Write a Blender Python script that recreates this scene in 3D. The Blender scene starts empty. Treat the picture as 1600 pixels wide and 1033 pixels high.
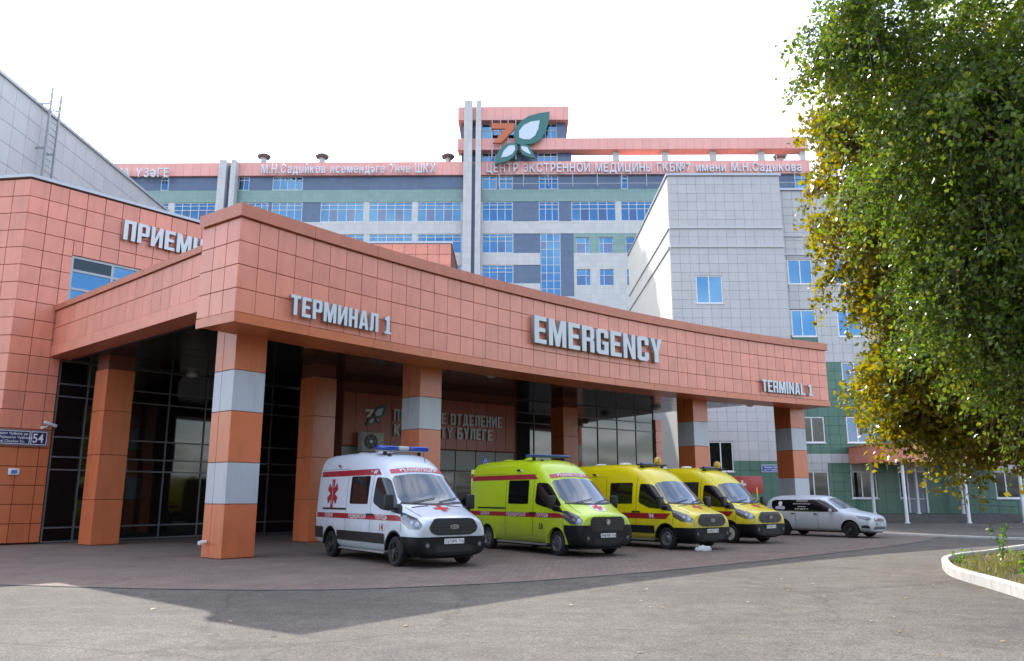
import bpy, bmesh, math, random
import numpy as np
from mathutils import Vector, Matrix
from mathutils.bvhtree import BVHTree
random.seed(7); rng = np.random.default_rng(7)
S = bpy.context.scene; COL = S.collection
R = math.radians
# ------------------------------------------------------------------ camera, sky, sun, exposure
F, VH, CH = 1244.0, 775.0, 1.62            # focal length in photo pixels, horizon row, eye height
TH = math.atan((VH - 516.5) / F); CT, ST = math.cos(TH), math.sin(TH)
cam = bpy.data.objects.new('camera', bpy.data.cameras.new('camera')); COL.objects.link(cam)
cam.location = (0, 0, CH); cam.rotation_euler = (R(90) + TH, 0, 0)
cam.data.sensor_width = 36; cam.data.lens = 36 * F / 1600; cam.data.clip_end = 5000; cam.data.clip_start = .05
S.camera = cam
SUNV = Vector((-4.53, 9.72, 9.15)).normalized()
W = bpy.data.worlds.new('World'); S.world = W; W.use_nodes = True
nt = W.node_tree; nt.nodes.clear()
wo = nt.nodes.new('ShaderNodeOutputWorld'); bg = nt.nodes.new('ShaderNodeBackground'); sk = nt.nodes.new('ShaderNodeTexSky')
sk.sky_type = 'NISHITA'; sk.sun_disc = False; sk.sun_elevation = math.asin(SUNV.z)
sk.sun_rotation = math.atan2(SUNV.x, SUNV.y); sk.air_density = 1.0; sk.dust_density = 2.5; sk.ozone_density = 1.5
bg.inputs[1].default_value = 0.15
# thin broken cloud, the same all over the sky
tcw = nt.nodes.new('ShaderNodeTexCoord'); sx_ = nt.nodes.new('ShaderNodeSeparateXYZ'); az = nt.nodes.new('ShaderNodeMath'); az.operation = 'ADD'; az.inputs[1].default_value = .18
cz = nt.nodes.new('ShaderNodeCombineXYZ'); dv = nt.nodes.new('ShaderNodeVectorMath'); dv.operation = 'DIVIDE'; nz_ = nt.nodes.new('ShaderNodeTexNoise'); nz_.inputs['Scale'].default_value = 2.4; nz_.inputs['Detail'].default_value = 8; nz_.inputs['Roughness'].default_value = .55
rp_ = nt.nodes.new('ShaderNodeMapRange'); rp_.inputs[1].default_value = .45; rp_.inputs[2].default_value = .62; rp_.inputs[3].default_value = .0; rp_.inputs[4].default_value = .75
mxw = nt.nodes.new('ShaderNodeMix'); mxw.data_type = 'RGBA'; mxw.inputs[7].default_value = (6.2, 6.3, 6.5, 1)
LN = nt.links.new; LN(tcw.outputs['Generated'], sx_.inputs[0]); LN(sx_.outputs[2], az.inputs[0]); LN(tcw.outputs['Generated'], dv.inputs[0])
for k_ in range(3): LN(az.outputs[0], cz.inputs[k_])
LN(cz.outputs[0], dv.inputs[1]); LN(dv.outputs[0], nz_.inputs['Vector']); LN(nz_.outputs[0], rp_.inputs[0]); LN(rp_.outputs[0], mxw.inputs[0]); LN(sk.outputs[0], mxw.inputs[6])
nt.links.new(mxw.outputs[2], bg.inputs[0]); nt.links.new(bg.outputs[0], wo.inputs[0])
sl = bpy.data.lights.new('sun', 'SUN'); sl.energy = 2.1; sl.angle = R(.53); sl.color = (1, .94, .85)
so = bpy.data.objects.new('sun', sl); COL.objects.link(so); so.location = (-20, 45, 60)
so.rotation_euler = (-SUNV).to_track_quat('-Z', 'Y').to_euler()
S.view_settings.view_transform = 'Standard'; S.view_settings.look = 'None'
S.view_settings.exposure = 1.84; S.view_settings.gamma = 1; S.view_settings.use_curve_mapping = False
S.render.engine = 'CYCLES'
# ------------------------------------------------------------------ pixel helpers (photo 1600 x 1033)
def ray(u, v):
    a, b = (u - 800) / F, (516.5 - v) / F
    return Vector((a, CT - b * ST, ST + b * CT))
def at_z(u, v, z=0.0):
    d = ray(u, v); t = (z - CH) / d.z; return Vector((d.x * t, d.y * t, z))
def at_y(u, v, y):
    d = ray(u, v); t = y / d.y; return Vector((d.x * t, y, CH + d.z * t))
def at_plane(u, v, p, ang):
    n = (math.sin(ang), -math.cos(ang)); d = ray(u, v)
    t = (p[0] * n[0] + p[1] * n[1]) / (d.x * n[0] + d.y * n[1]); return Vector((d.x * t, d.y * t, CH + d.z * t))
# ------------------------------------------------------------------ materials
MATS = {}
def nd(t, k, **kw):
    n = t.nodes.new(k)
    for a, b in kw.items(): setattr(n, a, b)
    return n
def mat(name, col, rough=.5, metal=0, spec=.5, coat=0, vary=0, noise=0, nscale=4, bump=0, bscale=60, emit=0, dirt=0, coords='Object'):
    if name in MATS: return MATS[name]
    m = bpy.data.materials.new(name); m.use_nodes = True; t = m.node_tree; p = t.nodes['Principled BSDF']
    p.inputs['Base Color'].default_value = (*col, 1); p.inputs['Roughness'].default_value = rough
    p.inputs['Metallic'].default_value = metal; p.inputs['Specular IOR Level'].default_value = spec
    p.inputs['Coat Weight'].default_value = coat; p.inputs['Coat Roughness'].default_value = .05
    L = t.links.new
    if emit: p.inputs['Emission Color'].default_value = (*col, 1); p.inputs['Emission Strength'].default_value = emit
    src = None
    if vary or noise or dirt:
        h = nd(t, 'ShaderNodeHueSaturation'); h.inputs['Color'].default_value = (*col, 1)
        val = nd(t, 'ShaderNodeMath', operation='ADD'); val.inputs[0].default_value = 1
        acc = val
        if vary:
            oi = nd(t, 'ShaderNodeObjectInfo'); mr = nd(t, 'ShaderNodeMapRange'); mr.inputs[3].default_value = -vary; mr.inputs[4].default_value = vary
            L(oi.outputs['Random'], mr.inputs[0]); L(mr.outputs[0], val.inputs[1])
        else: val.inputs[1].default_value = 0
        if noise:
            g = nd(t, 'ShaderNodeNewGeometry'); nz = nd(t, 'ShaderNodeTexNoise'); nz.inputs['Scale'].default_value = nscale; nz.inputs['Detail'].default_value = 6
            L(g.outputs['Position'], nz.inputs['Vector'])
            m2 = nd(t, 'ShaderNodeMapRange'); m2.inputs[1].default_value = .3; m2.inputs[2].default_value = .7; m2.inputs[3].default_value = -noise; m2.inputs[4].default_value = noise
            L(nz.outputs[0], m2.inputs[0]); a2 = nd(t, 'ShaderNodeMath', operation='ADD'); L(acc.outputs[0], a2.inputs[0]); L(m2.outputs[0], a2.inputs[1]); acc = a2
        if dirt:      # vertical streaks of grime
            g = nd(t, 'ShaderNodeNewGeometry'); mp = nd(t, 'ShaderNodeMapping'); mp.inputs['Scale'].default_value = (3, 3, .35)
            nz = nd(t, 'ShaderNodeTexNoise'); nz.inputs['Scale'].default_value = 1.6; nz.inputs['Detail'].default_value = 5
            L(g.outputs['Position'], mp.inputs[0]); L(mp.outputs[0], nz.inputs['Vector'])
            m2 = nd(t, 'ShaderNodeMapRange'); m2.inputs[1].default_value = .5; m2.inputs[2].default_value = .78; m2.inputs[3].default_value = 0; m2.inputs[4].default_value = -dirt
            L(nz.outputs[0], m2.inputs[0]); a2 = nd(t, 'ShaderNodeMath', operation='ADD'); L(acc.outputs[0], a2.inputs[0]); L(m2.outputs[0], a2.inputs[1]); acc = a2
        L(acc.outputs[0], h.inputs['Value']); L(h.outputs[0], p.inputs['Base Color'])
    if bump:
        g = nd(t, 'ShaderNodeNewGeometry'); nz = nd(t, 'ShaderNodeTexNoise'); nz.inputs['Scale'].default_value = bscale; nz.inputs['Detail'].default_value = 4
        L(g.outputs['Position'], nz.inputs['Vector']); b = nd(t, 'ShaderNodeBump'); b.inputs['Strength'].default_value = bump; b.inputs['Distance'].default_value = .01
        L(nz.outputs[0], b.inputs['Height']); L(b.outputs[0], p.inputs['Normal'])
    MATS[name] = m; return m
def grid_mat(name, col, joint, tw, th, rough=.35, var=.06, mortar=.012, axis='xz'):
    """far cladding: tiles too small to pick apart, drawn with a brick texture"""
    m = bpy.data.materials.new(name); m.use_nodes = True; t = m.node_tree; p = t.nodes['Principled BSDF']; L = t.links.new
    tc = nd(t, 'ShaderNodeTexCoord'); sp = nd(t, 'ShaderNodeSeparateXYZ'); cb = nd(t, 'ShaderNodeCombineXYZ')
    L(tc.outputs['Object'], sp.inputs[0]); L(sp.outputs['XYZ'.index(axis[0].upper())], cb.inputs[0]); L(sp.outputs['XYZ'.index(axis[1].upper())], cb.inputs[1])
    b = nd(t, 'ShaderNodeTexBrick'); b.offset = 0; b.squash = 1
    b.inputs['Scale'].default_value = 1; b.inputs['Brick Width'].default_value = tw; b.inputs['Row Height'].default_value = th
    b.inputs['Mortar Size'].default_value = mortar; b.inputs['Mortar Smooth'].default_value = .1
    b.inputs['Color1'].default_value = (*[c * (1 - var) for c in col], 1); b.inputs['Color2'].default_value = (*[min(1, c * (1 + var)) for c in col], 1)
    b.inputs['Mortar'].default_value = (*joint, 1)
    L(cb.outputs[0], b.inputs['Vector']); L(b.outputs[0], p.inputs['Base Color']); p.inputs['Roughness'].default_value = rough
    bp = nd(t, 'ShaderNodeBump', invert=True); bp.inputs['Strength'].default_value = .4; bp.inputs['Distance'].default_value = .01
    L(b.outputs['Fac'], bp.inputs['Height']); L(bp.outputs[0], p.inputs['Normal'])
    MATS[name] = m; return m
PINK = mat('sky_tinted_cassette', (.69, .225, .138), .34, spec=.75, vary=.075, noise=.07, nscale=2.0, dirt=.16)  # the orange cladding again, with the sky's pink reflection put into its colour
PINKB = mat('coral_joint', (.17, .042, .025), .7)
ORNG = mat('orange_cassette', (.56, .145, .052), .32, spec=.7, vary=.05, noise=.06, nscale=3, dirt=.16)
WHTB = mat('white_cassette', (.43, .445, .475), .32, vary=.03, noise=.03, nscale=3, dirt=.14)
COPE = mat('coping', (.50, .16, .09), .42, noise=.08, nscale=3)
GREYC = mat('grey_coping', (.42, .44, .47), .35, metal=.3)
WTILE = mat('white_tile', (.47, .455, .45), .3, vary=.035, noise=.03, nscale=1.2, dirt=.06)
WJOINT = mat('white_joint', (.27, .27, .26), .8)
GTILE = mat('green_tile', (.065, .155, .108), .3, vary=.08, noise=.05, nscale=1.2, dirt=.1)
SOFF = mat('soffit_metal', (.055, .055, .06), .16, metal=.55, vary=.1)
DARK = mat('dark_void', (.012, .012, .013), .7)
ALU = mat('aluminium', (.34, .35, .37), .4, metal=.5)
PVC = mat('white_pvc', (.72, .72, .72), .35)
GLASSD = mat('dark_glass', (.006, .007, .008), .035, spec=.62, noise=.0)
GLASSB = mat('coated_glass', (.075, .16, .26), .05, metal=.9)
GLASSV = mat('vent_glass', (.10, .13, .20), .06, metal=.8)
LETT = mat('letter_grey', (.62, .64, .66), .45, noise=.03)
LETS = mat('letter_side', (.25, .27, .29), .5)
STEEL = mat('galvanised', (.36, .37, .38), .45, metal=.6, noise=.1)
CONC = mat('concrete', (.34, .33, .31), .85, noise=.15, nscale=3, bump=.3)
BLACKP = mat('black_plastic', (.009, .010, .012), .45, bump=.1, bscale=300)
RUBBER = mat('rubber', (.009, .009, .010), .75)
CHROME = mat('chrome', (.7, .7, .72), .12, metal=1)
# ------------------------------------------------------------------ object helpers
def link(o, parent=None):
    COL.objects.link(o)
    if parent is not None: o.parent = parent
    return o
def tag(o, label=None, cat=None, group=None, kind=None):
    if label: o['label'] = label
    if cat: o['category'] = cat
    if group: o['group'] = group
    if kind: o['kind'] = kind
    return o
def empty(name, loc=(0, 0, 0), rz=0, **k):
    o = bpy.data.objects.new(name, None); o.empty_display_size = .3; link(o); o.location = loc; o.rotation_euler = (0, 0, rz); return tag(o, **k)
class MB:
    def __init__(s): s.v = []; s.f = []; s.m = []
    def add(s, vs, fs, mi=0):
        n = len(s.v); s.v += [tuple(v) for v in vs]; s.f += [tuple(i + n for i in f) for f in fs]; s.m += [mi] * len(fs); return s
    def box(s, x0, x1, y0, y1, z0, z1, mi=0):
        return s.add([(x0, y0, z0), (x1, y0, z0), (x1, y1, z0), (x0, y1, z0), (x0, y0, z1), (x1, y0, z1), (x1, y1, z1), (x0, y1, z1)],
                     [(0, 3, 2, 1), (4, 5, 6, 7), (0, 1, 5, 4), (1, 2, 6, 5), (2, 3, 7, 6), (3, 0, 4, 7)], mi)
    def prism(s, pts, z0, z1, mi=0):       # pts counter-clockwise
        n = len(pts); vs = [(p[0], p[1], z0) for p in pts] + [(p[0], p[1], z1) for p in pts]
        return s.add(vs, [tuple(range(n))[::-1], tuple(range(n, 2 * n))] + [(i, (i + 1) % n, n + (i + 1) % n, n + i) for i in range(n)], mi)
    def tube(s, pts, r, n=8, mi=0, r2=None):
        pts = [Vector(p) for p in pts]; rings = []
        for i, p in enumerate(pts):
            d = (pts[min(i + 1, len(pts) - 1)] - pts[max(i - 1, 0)]).normalized()
            a = d.orthogonal().normalized() if i == 0 else (a - d * a.dot(d)).normalized(); b = d.cross(a)
            rr = r if r2 is None else r + (r2 - r) * i / (len(pts) - 1)
            rings.append([p + (a * math.cos(q * 2 * math.pi / n) + b * math.sin(q * 2 * math.pi / n)) * rr for q in range(n)])
        vs = [v for g in rings for v in g]; fs = []
        for i in range(len(rings) - 1):
            for q in range(n): fs.append((i * n + q, i * n + (q + 1) % n, (i + 1) * n + (q + 1) % n, (i + 1) * n + q))
        fs.append(tuple(range(n))[::-1]); fs.append(tuple(range((len(rings) - 1) * n, len(rings) * n)))
        return s.add(vs, fs, mi)
    def lathe(s, prof, n=24, axis='z', mi=0, c=(0, 0, 0)):   # prof = [(r, h)]
        vs = []; fs = []
        for r, h in prof:
            for q in range(n):
                a = q * 2 * math.pi / n; x, y = r * math.cos(a), r * math.sin(a)
                p = (x, y, h) if axis == 'z' else (x, h, y)
                vs.append((p[0] + c[0], p[1] + c[1], p[2] + c[2]))
        for i in range(len(prof) - 1):
            for q in range(n):
                f = (i * n + q, i * n + (q + 1) % n, (i + 1) * n + (q + 1) % n, (i + 1) * n + q)
                fs.append(f if axis == 'z' else f[::-1])
        return s.add(vs, fs, mi)
    def mesh(s, name, mats, smooth=False):
        me = bpy.data.meshes.new(name); me.from_pydata(s.v, [], s.f)
        for m in (mats if isinstance(mats, (list, tuple)) else [mats]): me.materials.append(m)
        if any(s.m): me.polygons.foreach_set('material_index', s.m)
        if smooth: me.polygons.foreach_set('use_smooth', [True] * len(me.polygons)); me.set_sharp_from_angle(angle=R(35))
        me.update(); return me
    def build(s, name, mats, parent=None, smooth=False, **k):
        return tag(link(bpy.data.objects.new(name, s.mesh(name, mats, smooth)), parent), **k)
_tc = {}
def tile_mesh(w, h, d, m):
    """one cladding piece, 4 mm chamfered edge, centred in x and z, front at y = 0, back at y = d"""
    key = (round(w, 3), round(h, 3), round(d, 3), m.name)
    if key not in _tc:
        b = MB(); c = .006; x, z = w / 2, h / 2
        b.add([(-x + c, 0, -z + c), (x - c, 0, -z + c), (x - c, 0, z - c), (-x + c, 0, z - c), (-x, c, -z), (x, c, -z), (x, c, z), (-x, c, z), (-x, d, -z), (x, d, -z), (x, d, z), (-x, d, z)],
              [(0, 1, 2, 3)] + [(i, 4 + i, 4 + (i + 1) % 4, (i + 1) % 4) for i in range(4)] + [(4 + i, 8 + i, 8 + (i + 1) % 4, 4 + (i + 1) % 4) for i in range(4)])
        _tc[key] = b.mesh('tile', m)
    return _tc[key]
def put(name, me, parent, loc, rot=(0, 0, 0), **k):
    o = link(bpy.data.objects.new(name, me), parent); o.location = loc; o.rotation_euler = rot; return tag(o, **k)
def jit(a=.0035): return random.uniform(-a, a)
def tile(parent, x0, x1, z0, z1, y, d, m, gap=.02, name='tile', rz=0):
    w, h = x1 - x0 - gap, z1 - z0 - gap
    return put(name, tile_mesh(w, h, d, m), parent, ((x0 + x1) / 2, y, (z0 + z1) / 2), (jit(), 0, rz + jit()))
def cut(r, holes):
    out = [r]
    for h in holes:
        nx = []
        for a in out:
            if h[0] >= a[1] or h[1] <= a[0] or h[2] >= a[3] or h[3] <= a[2]: nx.append(a); continue
            if h[0] > a[0]: nx.append((a[0], h[0], a[2], a[3]))
            if h[1] < a[1]: nx.append((h[1], a[1], a[2], a[3]))
            lo, hi = max(a[0], h[0]), min(a[1], h[1])
            if h[2] > a[2]: nx.append((lo, hi, a[2], h[2]))
            if h[3] < a[3]: nx.append((lo, hi, h[3], a[3]))
        out = nx
    return [a for a in out if a[1] - a[0] > .05 and a[3] - a[2] > .05]
def tile_wall(parent, x0, x1, z0, z1, tw, th, y, d, matf, holes=(), gap=.02, limit=300):
    """clad a facade with single tiles; past the limit the rest is one joined part"""
    nx = max(1, round((x1 - x0) / tw)); nz = max(1, round((z1 - z0) / th)); tw = (x1 - x0) / nx; th = (z1 - z0) / nz; n = 0; rest = {}
    for i in range(nx):
        for j in range(nz):
            for a in cut((x0 + i * tw, x0 + (i + 1) * tw, z1 - (j + 1) * th, z1 - j * th), holes):
                m = matf((a[0] + a[1]) / 2, (a[2] + a[3]) / 2)
                if n < limit: tile(parent, *a, y, d, m, gap)
                else: rest.setdefault(m.name, (m, MB()))[1].box(a[0] + gap / 2, a[1] - gap / 2, y, y + d, a[2] + gap / 2, a[3] - gap / 2)
                n += 1
    for m, b in rest.values(): b.build('tile_field', m, parent, kind='stuff')
def window(parent, x0, x1, z0, z1, y, cols, rows, fm, gm, bar=.06, dep=.07, sill=False, vents=(), vm=None, edge=None):
    """frame with bars (one mesh) and single panes as sub-parts; cols/rows are lists of fractions"""
    e = edge or bar; b = MB()
    xs = [x0 + c * (x1 - x0) for c in cols]; zs = [z0 + c * (z1 - z0) for c in rows]
    b.box(x0, x0 + e, y, y + dep, z0, z1); b.box(x1 - e, x1, y, y + dep, z0, z1)
    b.box(x0 + e, x1 - e, y, y + dep, z0, z0 + e); b.box(x0 + e, x1 - e, y, y + dep, z1 - e, z1)
    for x in xs: b.box(x - bar / 2, x + bar / 2, y + .004, y + dep, z0 + e, z1 - e)
    gx = [x0 + e / 2] + xs + [x1 - e / 2]; gz = [z0 + e / 2] + zs + [z1 - e / 2]
    for z in zs:
        for i in range(len(gx) - 1): b.box(gx[i] + bar / 2, gx[i + 1] - bar / 2, y + .004, y + dep, z - bar / 2, z + bar / 2)
    if sill: b.box(x0 - .06, x1 + .06, y - .10, y + dep, z0 - .05, z0 - .002)
    f = b.build('window', fm, parent)
    for i in range(len(gx) - 1):
        for j in range(len(gz) - 1):
            g = vm if (i, j) in vents else gm
            w, h = gx[i + 1] - gx[i] - bar * .8, gz[j + 1] - gz[j] - bar * .8
            if w < .05 or h < .05: continue
            put('pane', tile_mesh(w, h, .02, g), f, ((gx[i] + gx[i + 1]) / 2, y + dep * .55, (gz[j] + gz[j + 1]) / 2), (jit(.004), 0, jit(.004)))
    return f
def ev_mesh(o):
    dg = bpy.context.evaluated_depsgraph_get(); dg.update(); return bpy.data.meshes.new_from_object(o.evaluated_get(dg), depsgraph=dg)
# ------------------------------------------------------------------ lettering
_gl = {}
def text_mesh(body, size, off=0.0, ext=0.0, sx=1.0):
    """plain grotesque lettering, flat in x/y"""
    key = (body, round(size, 4), off, round(ext, 4), sx)
    if key not in _gl:
        c = bpy.data.curves.new('t', 'FONT'); c.body = body; c.size = size; c.offset = .010 * size if ext <= .01 else 0; c.extrude = ext; c.bevel_depth = off * size if ext > .01 else 0; c.bevel_resolution = 0; c.align_x = 'LEFT'; c.resolution_u = 3
        o = bpy.data.objects.new('t', c); me = bpy.data.meshes.new_from_object(o); bpy.data.objects.remove(o); bpy.data.curves.remove(c)
        if sx != 1:
            for v in me.vertices: v.co.x *= sx
        _gl[key] = me
    return _gl[key]
def block_font():
    w, t, b = 5.0, 1.75, 1.6; G = {}
    O = lambda x0, x1, z0, z1, c=.9: [(x0 + c, z0), (x1 - c, z0), (x1, z0 + c), (x1, z1 - c), (x1 - c, z1), (x0 + c, z1), (x0, z1 - c), (x0, z0 + c)]
    q = lambda x0, x1, z0, z1: [(x0, z0), (x1, z0), (x1, z1), (x0, z1)]
    T = [(w / 2 - t / 2, 0), (w / 2 + t / 2, 0), (w / 2 + t / 2, 10 - b), (w, 10 - b), (w, 10), (0, 10), (0, 10 - b), (w / 2 - t / 2, 10 - b)]
    Ee = [(0, 0), (w - .4, 0), (w - .4, b), (t, b), (t, 4.3), (w - .9, 4.3), (w - .9, 5.8), (t, 5.8), (t, 10 - b), (w - .4, 10 - b), (w - .4, 10), (0, 10)]
    P = [[(0, 0), (t, 0), (t, 3.8), (w - .8, 3.8), (w, 4.6), (w, 9.2), (w - .8, 10), (0, 10)], q(t, w - t + .1, 5.3, 8.5)]
    Rr = [[(0, 0), (t, 0), (t, 4.1), (w - t, 4.1), (w - t, 0), (w, 0), (w, 4.3), (w - .6, 5), (w, 5.7), (w, 9.2), (w - .8, 10), (0, 10)], q(t, w - t + .1, 5.6, 8.5)]
    m = 6.8
    Mm = [(0, 0), (1.6, 0), (1.6, 6), (m / 2 - .75, 0), (m / 2 + .75, 0), (m - 1.6, 6), (m - 1.6, 0), (m, 0), (m, 10), (m - 2.1, 10), (m / 2, 4.2), (2.1, 10), (0, 10)]
    Ii = [(0, 0), (1.6, 0), (w + .2 - 1.6, 6.1), (w + .2 - 1.6, 0), (w + .2, 0), (w + .2, 10), (w + .2 - 1.6, 10), (1.6, 3.9), (1.6, 10), (0, 10)]
    N = [(0, 0), (1.6, 0), (1.6, 6.1), (w + .2 - 1.6, 0), (w + .2, 0), (w + .2, 10), (w + .2 - 1.6, 10), (w + .2 - 1.6, 3.9), (1.6, 10), (0, 10)]
    Hh = [(0, 0), (t, 0), (t, 4.2), (w - t, 4.2), (w - t, 0), (w, 0), (w, 10), (w - t, 10), (w - t, 5.8), (t, 5.8), (t, 10), (0, 10)]
    A = [[(0, 0), (1.7, 0), (2.0, 2), (w + .4 - 2.0, 2), (w + .4 - 1.7, 0), (w + .4, 0), (w / 2 + 1.4, 10), (w / 2 - 1.0, 10)], [(2.2, 3.5), (w + .4 - 2.2, 3.5), (w / 2 + .2, 7.9)]]
    Ll = [(0, 0), (1.1, 0), (2.1, 1.0), (2.3, 8.4), (w - t, 8.4), (w - t, 0), (w, 0), (w, 10), (.6, 10), (.4, 1.9), (0, 1.6)]
    one = [(0, 0), (3.9, 0), (3.9, 1.2), (2.9, 1.2), (2.9, 10), (1.5, 10), (0, 8.6), (0, 7.4), (1, 7.4), (1, 1.2), (0, 1.2)]
    C = [(0, .9), (.9, 0), (w - .9, 0), (w, .9), (w, 3.6), (w - t, 3.6), (w - t, 1.6), (t, 1.6), (t, 8.4), (w - t, 8.4), (w - t, 6.6), (w, 6.6), (w, 9.1), (w - .9, 10), (.9, 10), (0, 9.1)]
    Gg = [(0, .9), (.9, 0), (w, 0), (w, 5.2), (w / 2, 5.2), (w / 2, 3.8), (w - t, 3.8), (w - t, 1.6), (t, 1.6), (t, 8.4), (w - t, 8.4), (w - t, 6.6), (w, 6.6), (w, 9.1), (w - .9, 10), (.9, 10), (0, 9.1)]
    Yy = [(w / 2 - t / 2, 0), (w / 2 + t / 2, 0), (w / 2 + t / 2, 4), (w, 10), (w - t, 10), (w / 2, 6.0), (t, 10), (0, 10), (w / 2 - t / 2, 4)]
    Pp = [(0, 0), (t, 0), (t, 8.4), (w - t, 8.4), (w - t, 0), (w, 0), (w, 10), (0, 10)]
    D = [[(0, -1.5), (1, -1.5), (1, 0), (w + .6 - 1, 0), (w + .6 - 1, -1.5), (w + .6, -1.5), (w + .6, 1.6), (w, 1.6), (w, 10), (1.0, 10), (.7, 1.6), (0, 1.6)], [(2.3, 1.6), (w - t, 1.6), (w - t, 8.4), (2.6, 8.4)]]
    B = [[(0, 0), (w - .8, 0), (w, .8), (w, 5.2), (w - .8, 6), (t, 6), (t, 8.4), (w - .4, 8.4), (w - .4, 10), (0, 10)], q(t, w - t, 1.6, 4.4)]
    Gr = [(0, 0), (t, 0), (t, 8.4), (w - .6, 8.4), (w - .6, 10), (0, 10)]
    K = [(0, 0), (t, 0), (t, 3.9), (w - t, 0), (w + .1, 0), (w - 1.9, 5), (w + .1, 10), (w - t, 10), (t, 6.1), (t, 10), (0, 10)]
    L_ = [(0, 0), (w - .6, 0), (w - .6, 1.6), (t, 1.6), (t, 10), (0, 10)]
    for k, s in {'TТ': [T], 'EЕ': [Ee], 'PР': P, 'R': Rr, 'MМ': [Mm], 'И': [Ii], 'N': [N], 'HН': [Hh], 'AА': A, 'Л': [Ll], '1': [one], 'CС': [C], 'G': [Gg], 'YУҮ': [Yy],
                 'П': [Pp], 'OО': [O(0, w, 0, 10), q(t, w - t, 1.6, 8.4)], 'Д': D, 'Б': B, 'Г': [Gr], 'КK': [K], 'L': [L_], 'I': [q(0, t, 0, 10)]}.items():
        for ch in k: G[ch] = s
    return G
GLYPH = block_font()
_bg = {}
def block_letter(ch, h, ext, sx=1.0):
    key = (ch, round(h, 3), round(ext, 3), round(sx, 3))
    if key not in _bg:
        c = bpy.data.curves.new('g', 'CURVE'); c.dimensions = '2D'; c.fill_mode = 'BOTH'; c.extrude = ext / 2
        for sp in GLYPH[ch]:
            s = c.splines.new('POLY'); s.points.add(len(sp) - 1); s.use_cyclic_u = True
            for p, (x, y) in zip(s.points, sp): p.co = (x * h / 10 * sx, y * h / 10, 0, 1)
        o = bpy.data.objects.new('g', c); me = bpy.data.meshes.new_from_object(o); bpy.data.objects.remove(o)
        me.materials.clear(); me.materials.append(LETT); me.materials.append(LETS)
        for p in me.polygons: p.material_index = 0 if abs(p.normal.z) > .7 else 1
        w = max(x for sp in GLYPH[ch] for x, y in sp) * h / 10 * sx
        _bg[key] = (me, w)
    return _bg[key]
def layout(body, h, sx=1.0, gap=.09, space=.3, fn=None):
    """[(char, x, width)] and the total width"""
    x = 0; out = []
    for ch in body:
        if ch == ' ': x += space * h; continue
        w = fn(ch)[1]; out.append((ch, x, w)); x += w + gap * h
    return out, x - gap * h
_b = [[(0, 0), (.40, 0), (.52, .09), (.55, .20), (.55, .36), (.52, .47), (.40, .56), (.14, .56), (.14, 1), (0, 1)], [(.14, .13), (.37, .13), (.41, .20), (.41, .36), (.37, .43), (.14, .43)], [(.65, 0), (.79, 0), (.79, 1), (.65, 1)]]
_ar = lambda r, a0, a1: [(.32 + r * .72 * math.sin(math.radians(a0 + (a1 - a0) * k / 18)), .5 + r * math.cos(math.radians(a0 + (a1 - a0) * k / 18))) for k in range(19)]
OWN = {'Ы': _b, 'ы': [[(x * .9, z * .74) for x, z in p] for p in _b], 'Э': [_ar(.5, -55, 235) + _ar(.36, 235, -55), [(.22, .44), (.57, .44), (.57, .56), (.22, .56)]]}
def own_letter(ch, h, ext):
    key = ('own', ch, round(h, 3))
    if key not in _gl:
        c = bpy.data.curves.new('g', 'CURVE'); c.dimensions = '2D'; c.fill_mode = 'BOTH'; c.extrude = ext / 2
        for sp in OWN[ch]:
            q = c.splines.new('POLY'); q.points.add(len(sp) - 1); q.use_cyclic_u = True
            for p, (x, y) in zip(q.points, sp): p.co = (x * h, y * h, 0, 1)
        o = bpy.data.objects.new('g', c); _gl[key] = bpy.data.meshes.new_from_object(o); bpy.data.objects.remove(o); _gl[key].materials.clear()
    return _gl[key]
def turned_letter(ch, h, off, ext, sx):
    key = ('turn', ch, round(h, 3))
    if key not in _gl:
        if ch == 'н': me = text_mesh('H', h / .73 * .75, off * 1.3, ext / 2, sx).copy()
        else:
            me = text_mesh('e', h / .73 * (1.33 if ch == 'Ә' else 1), off, ext / 2, sx).copy(); X = [v.co.x for v in me.vertices]; Y = [v.co.y for v in me.vertices]; a, b = max(X) + min(X), max(Y) + min(Y)
            for v in me.vertices: v.co = (a - v.co.x, b - v.co.y, v.co.z)
        me.materials.clear(); _gl[key] = me
    return _gl[key]
def flat_letter(ch, h, ext, m, off=.022, sx=1.0):
    if ch in OWN: me = own_letter(ch, h, ext)
    elif ch in 'нәӘ': me = turned_letter(ch, h, off, ext, sx)
    else: me = text_mesh(ch, h / .73, off, ext / 2, sx)
    if not me.materials: me.materials.append(m)
    xs = [v.co.x for v in me.vertices]; return me, max(xs), min(xs)
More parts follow.
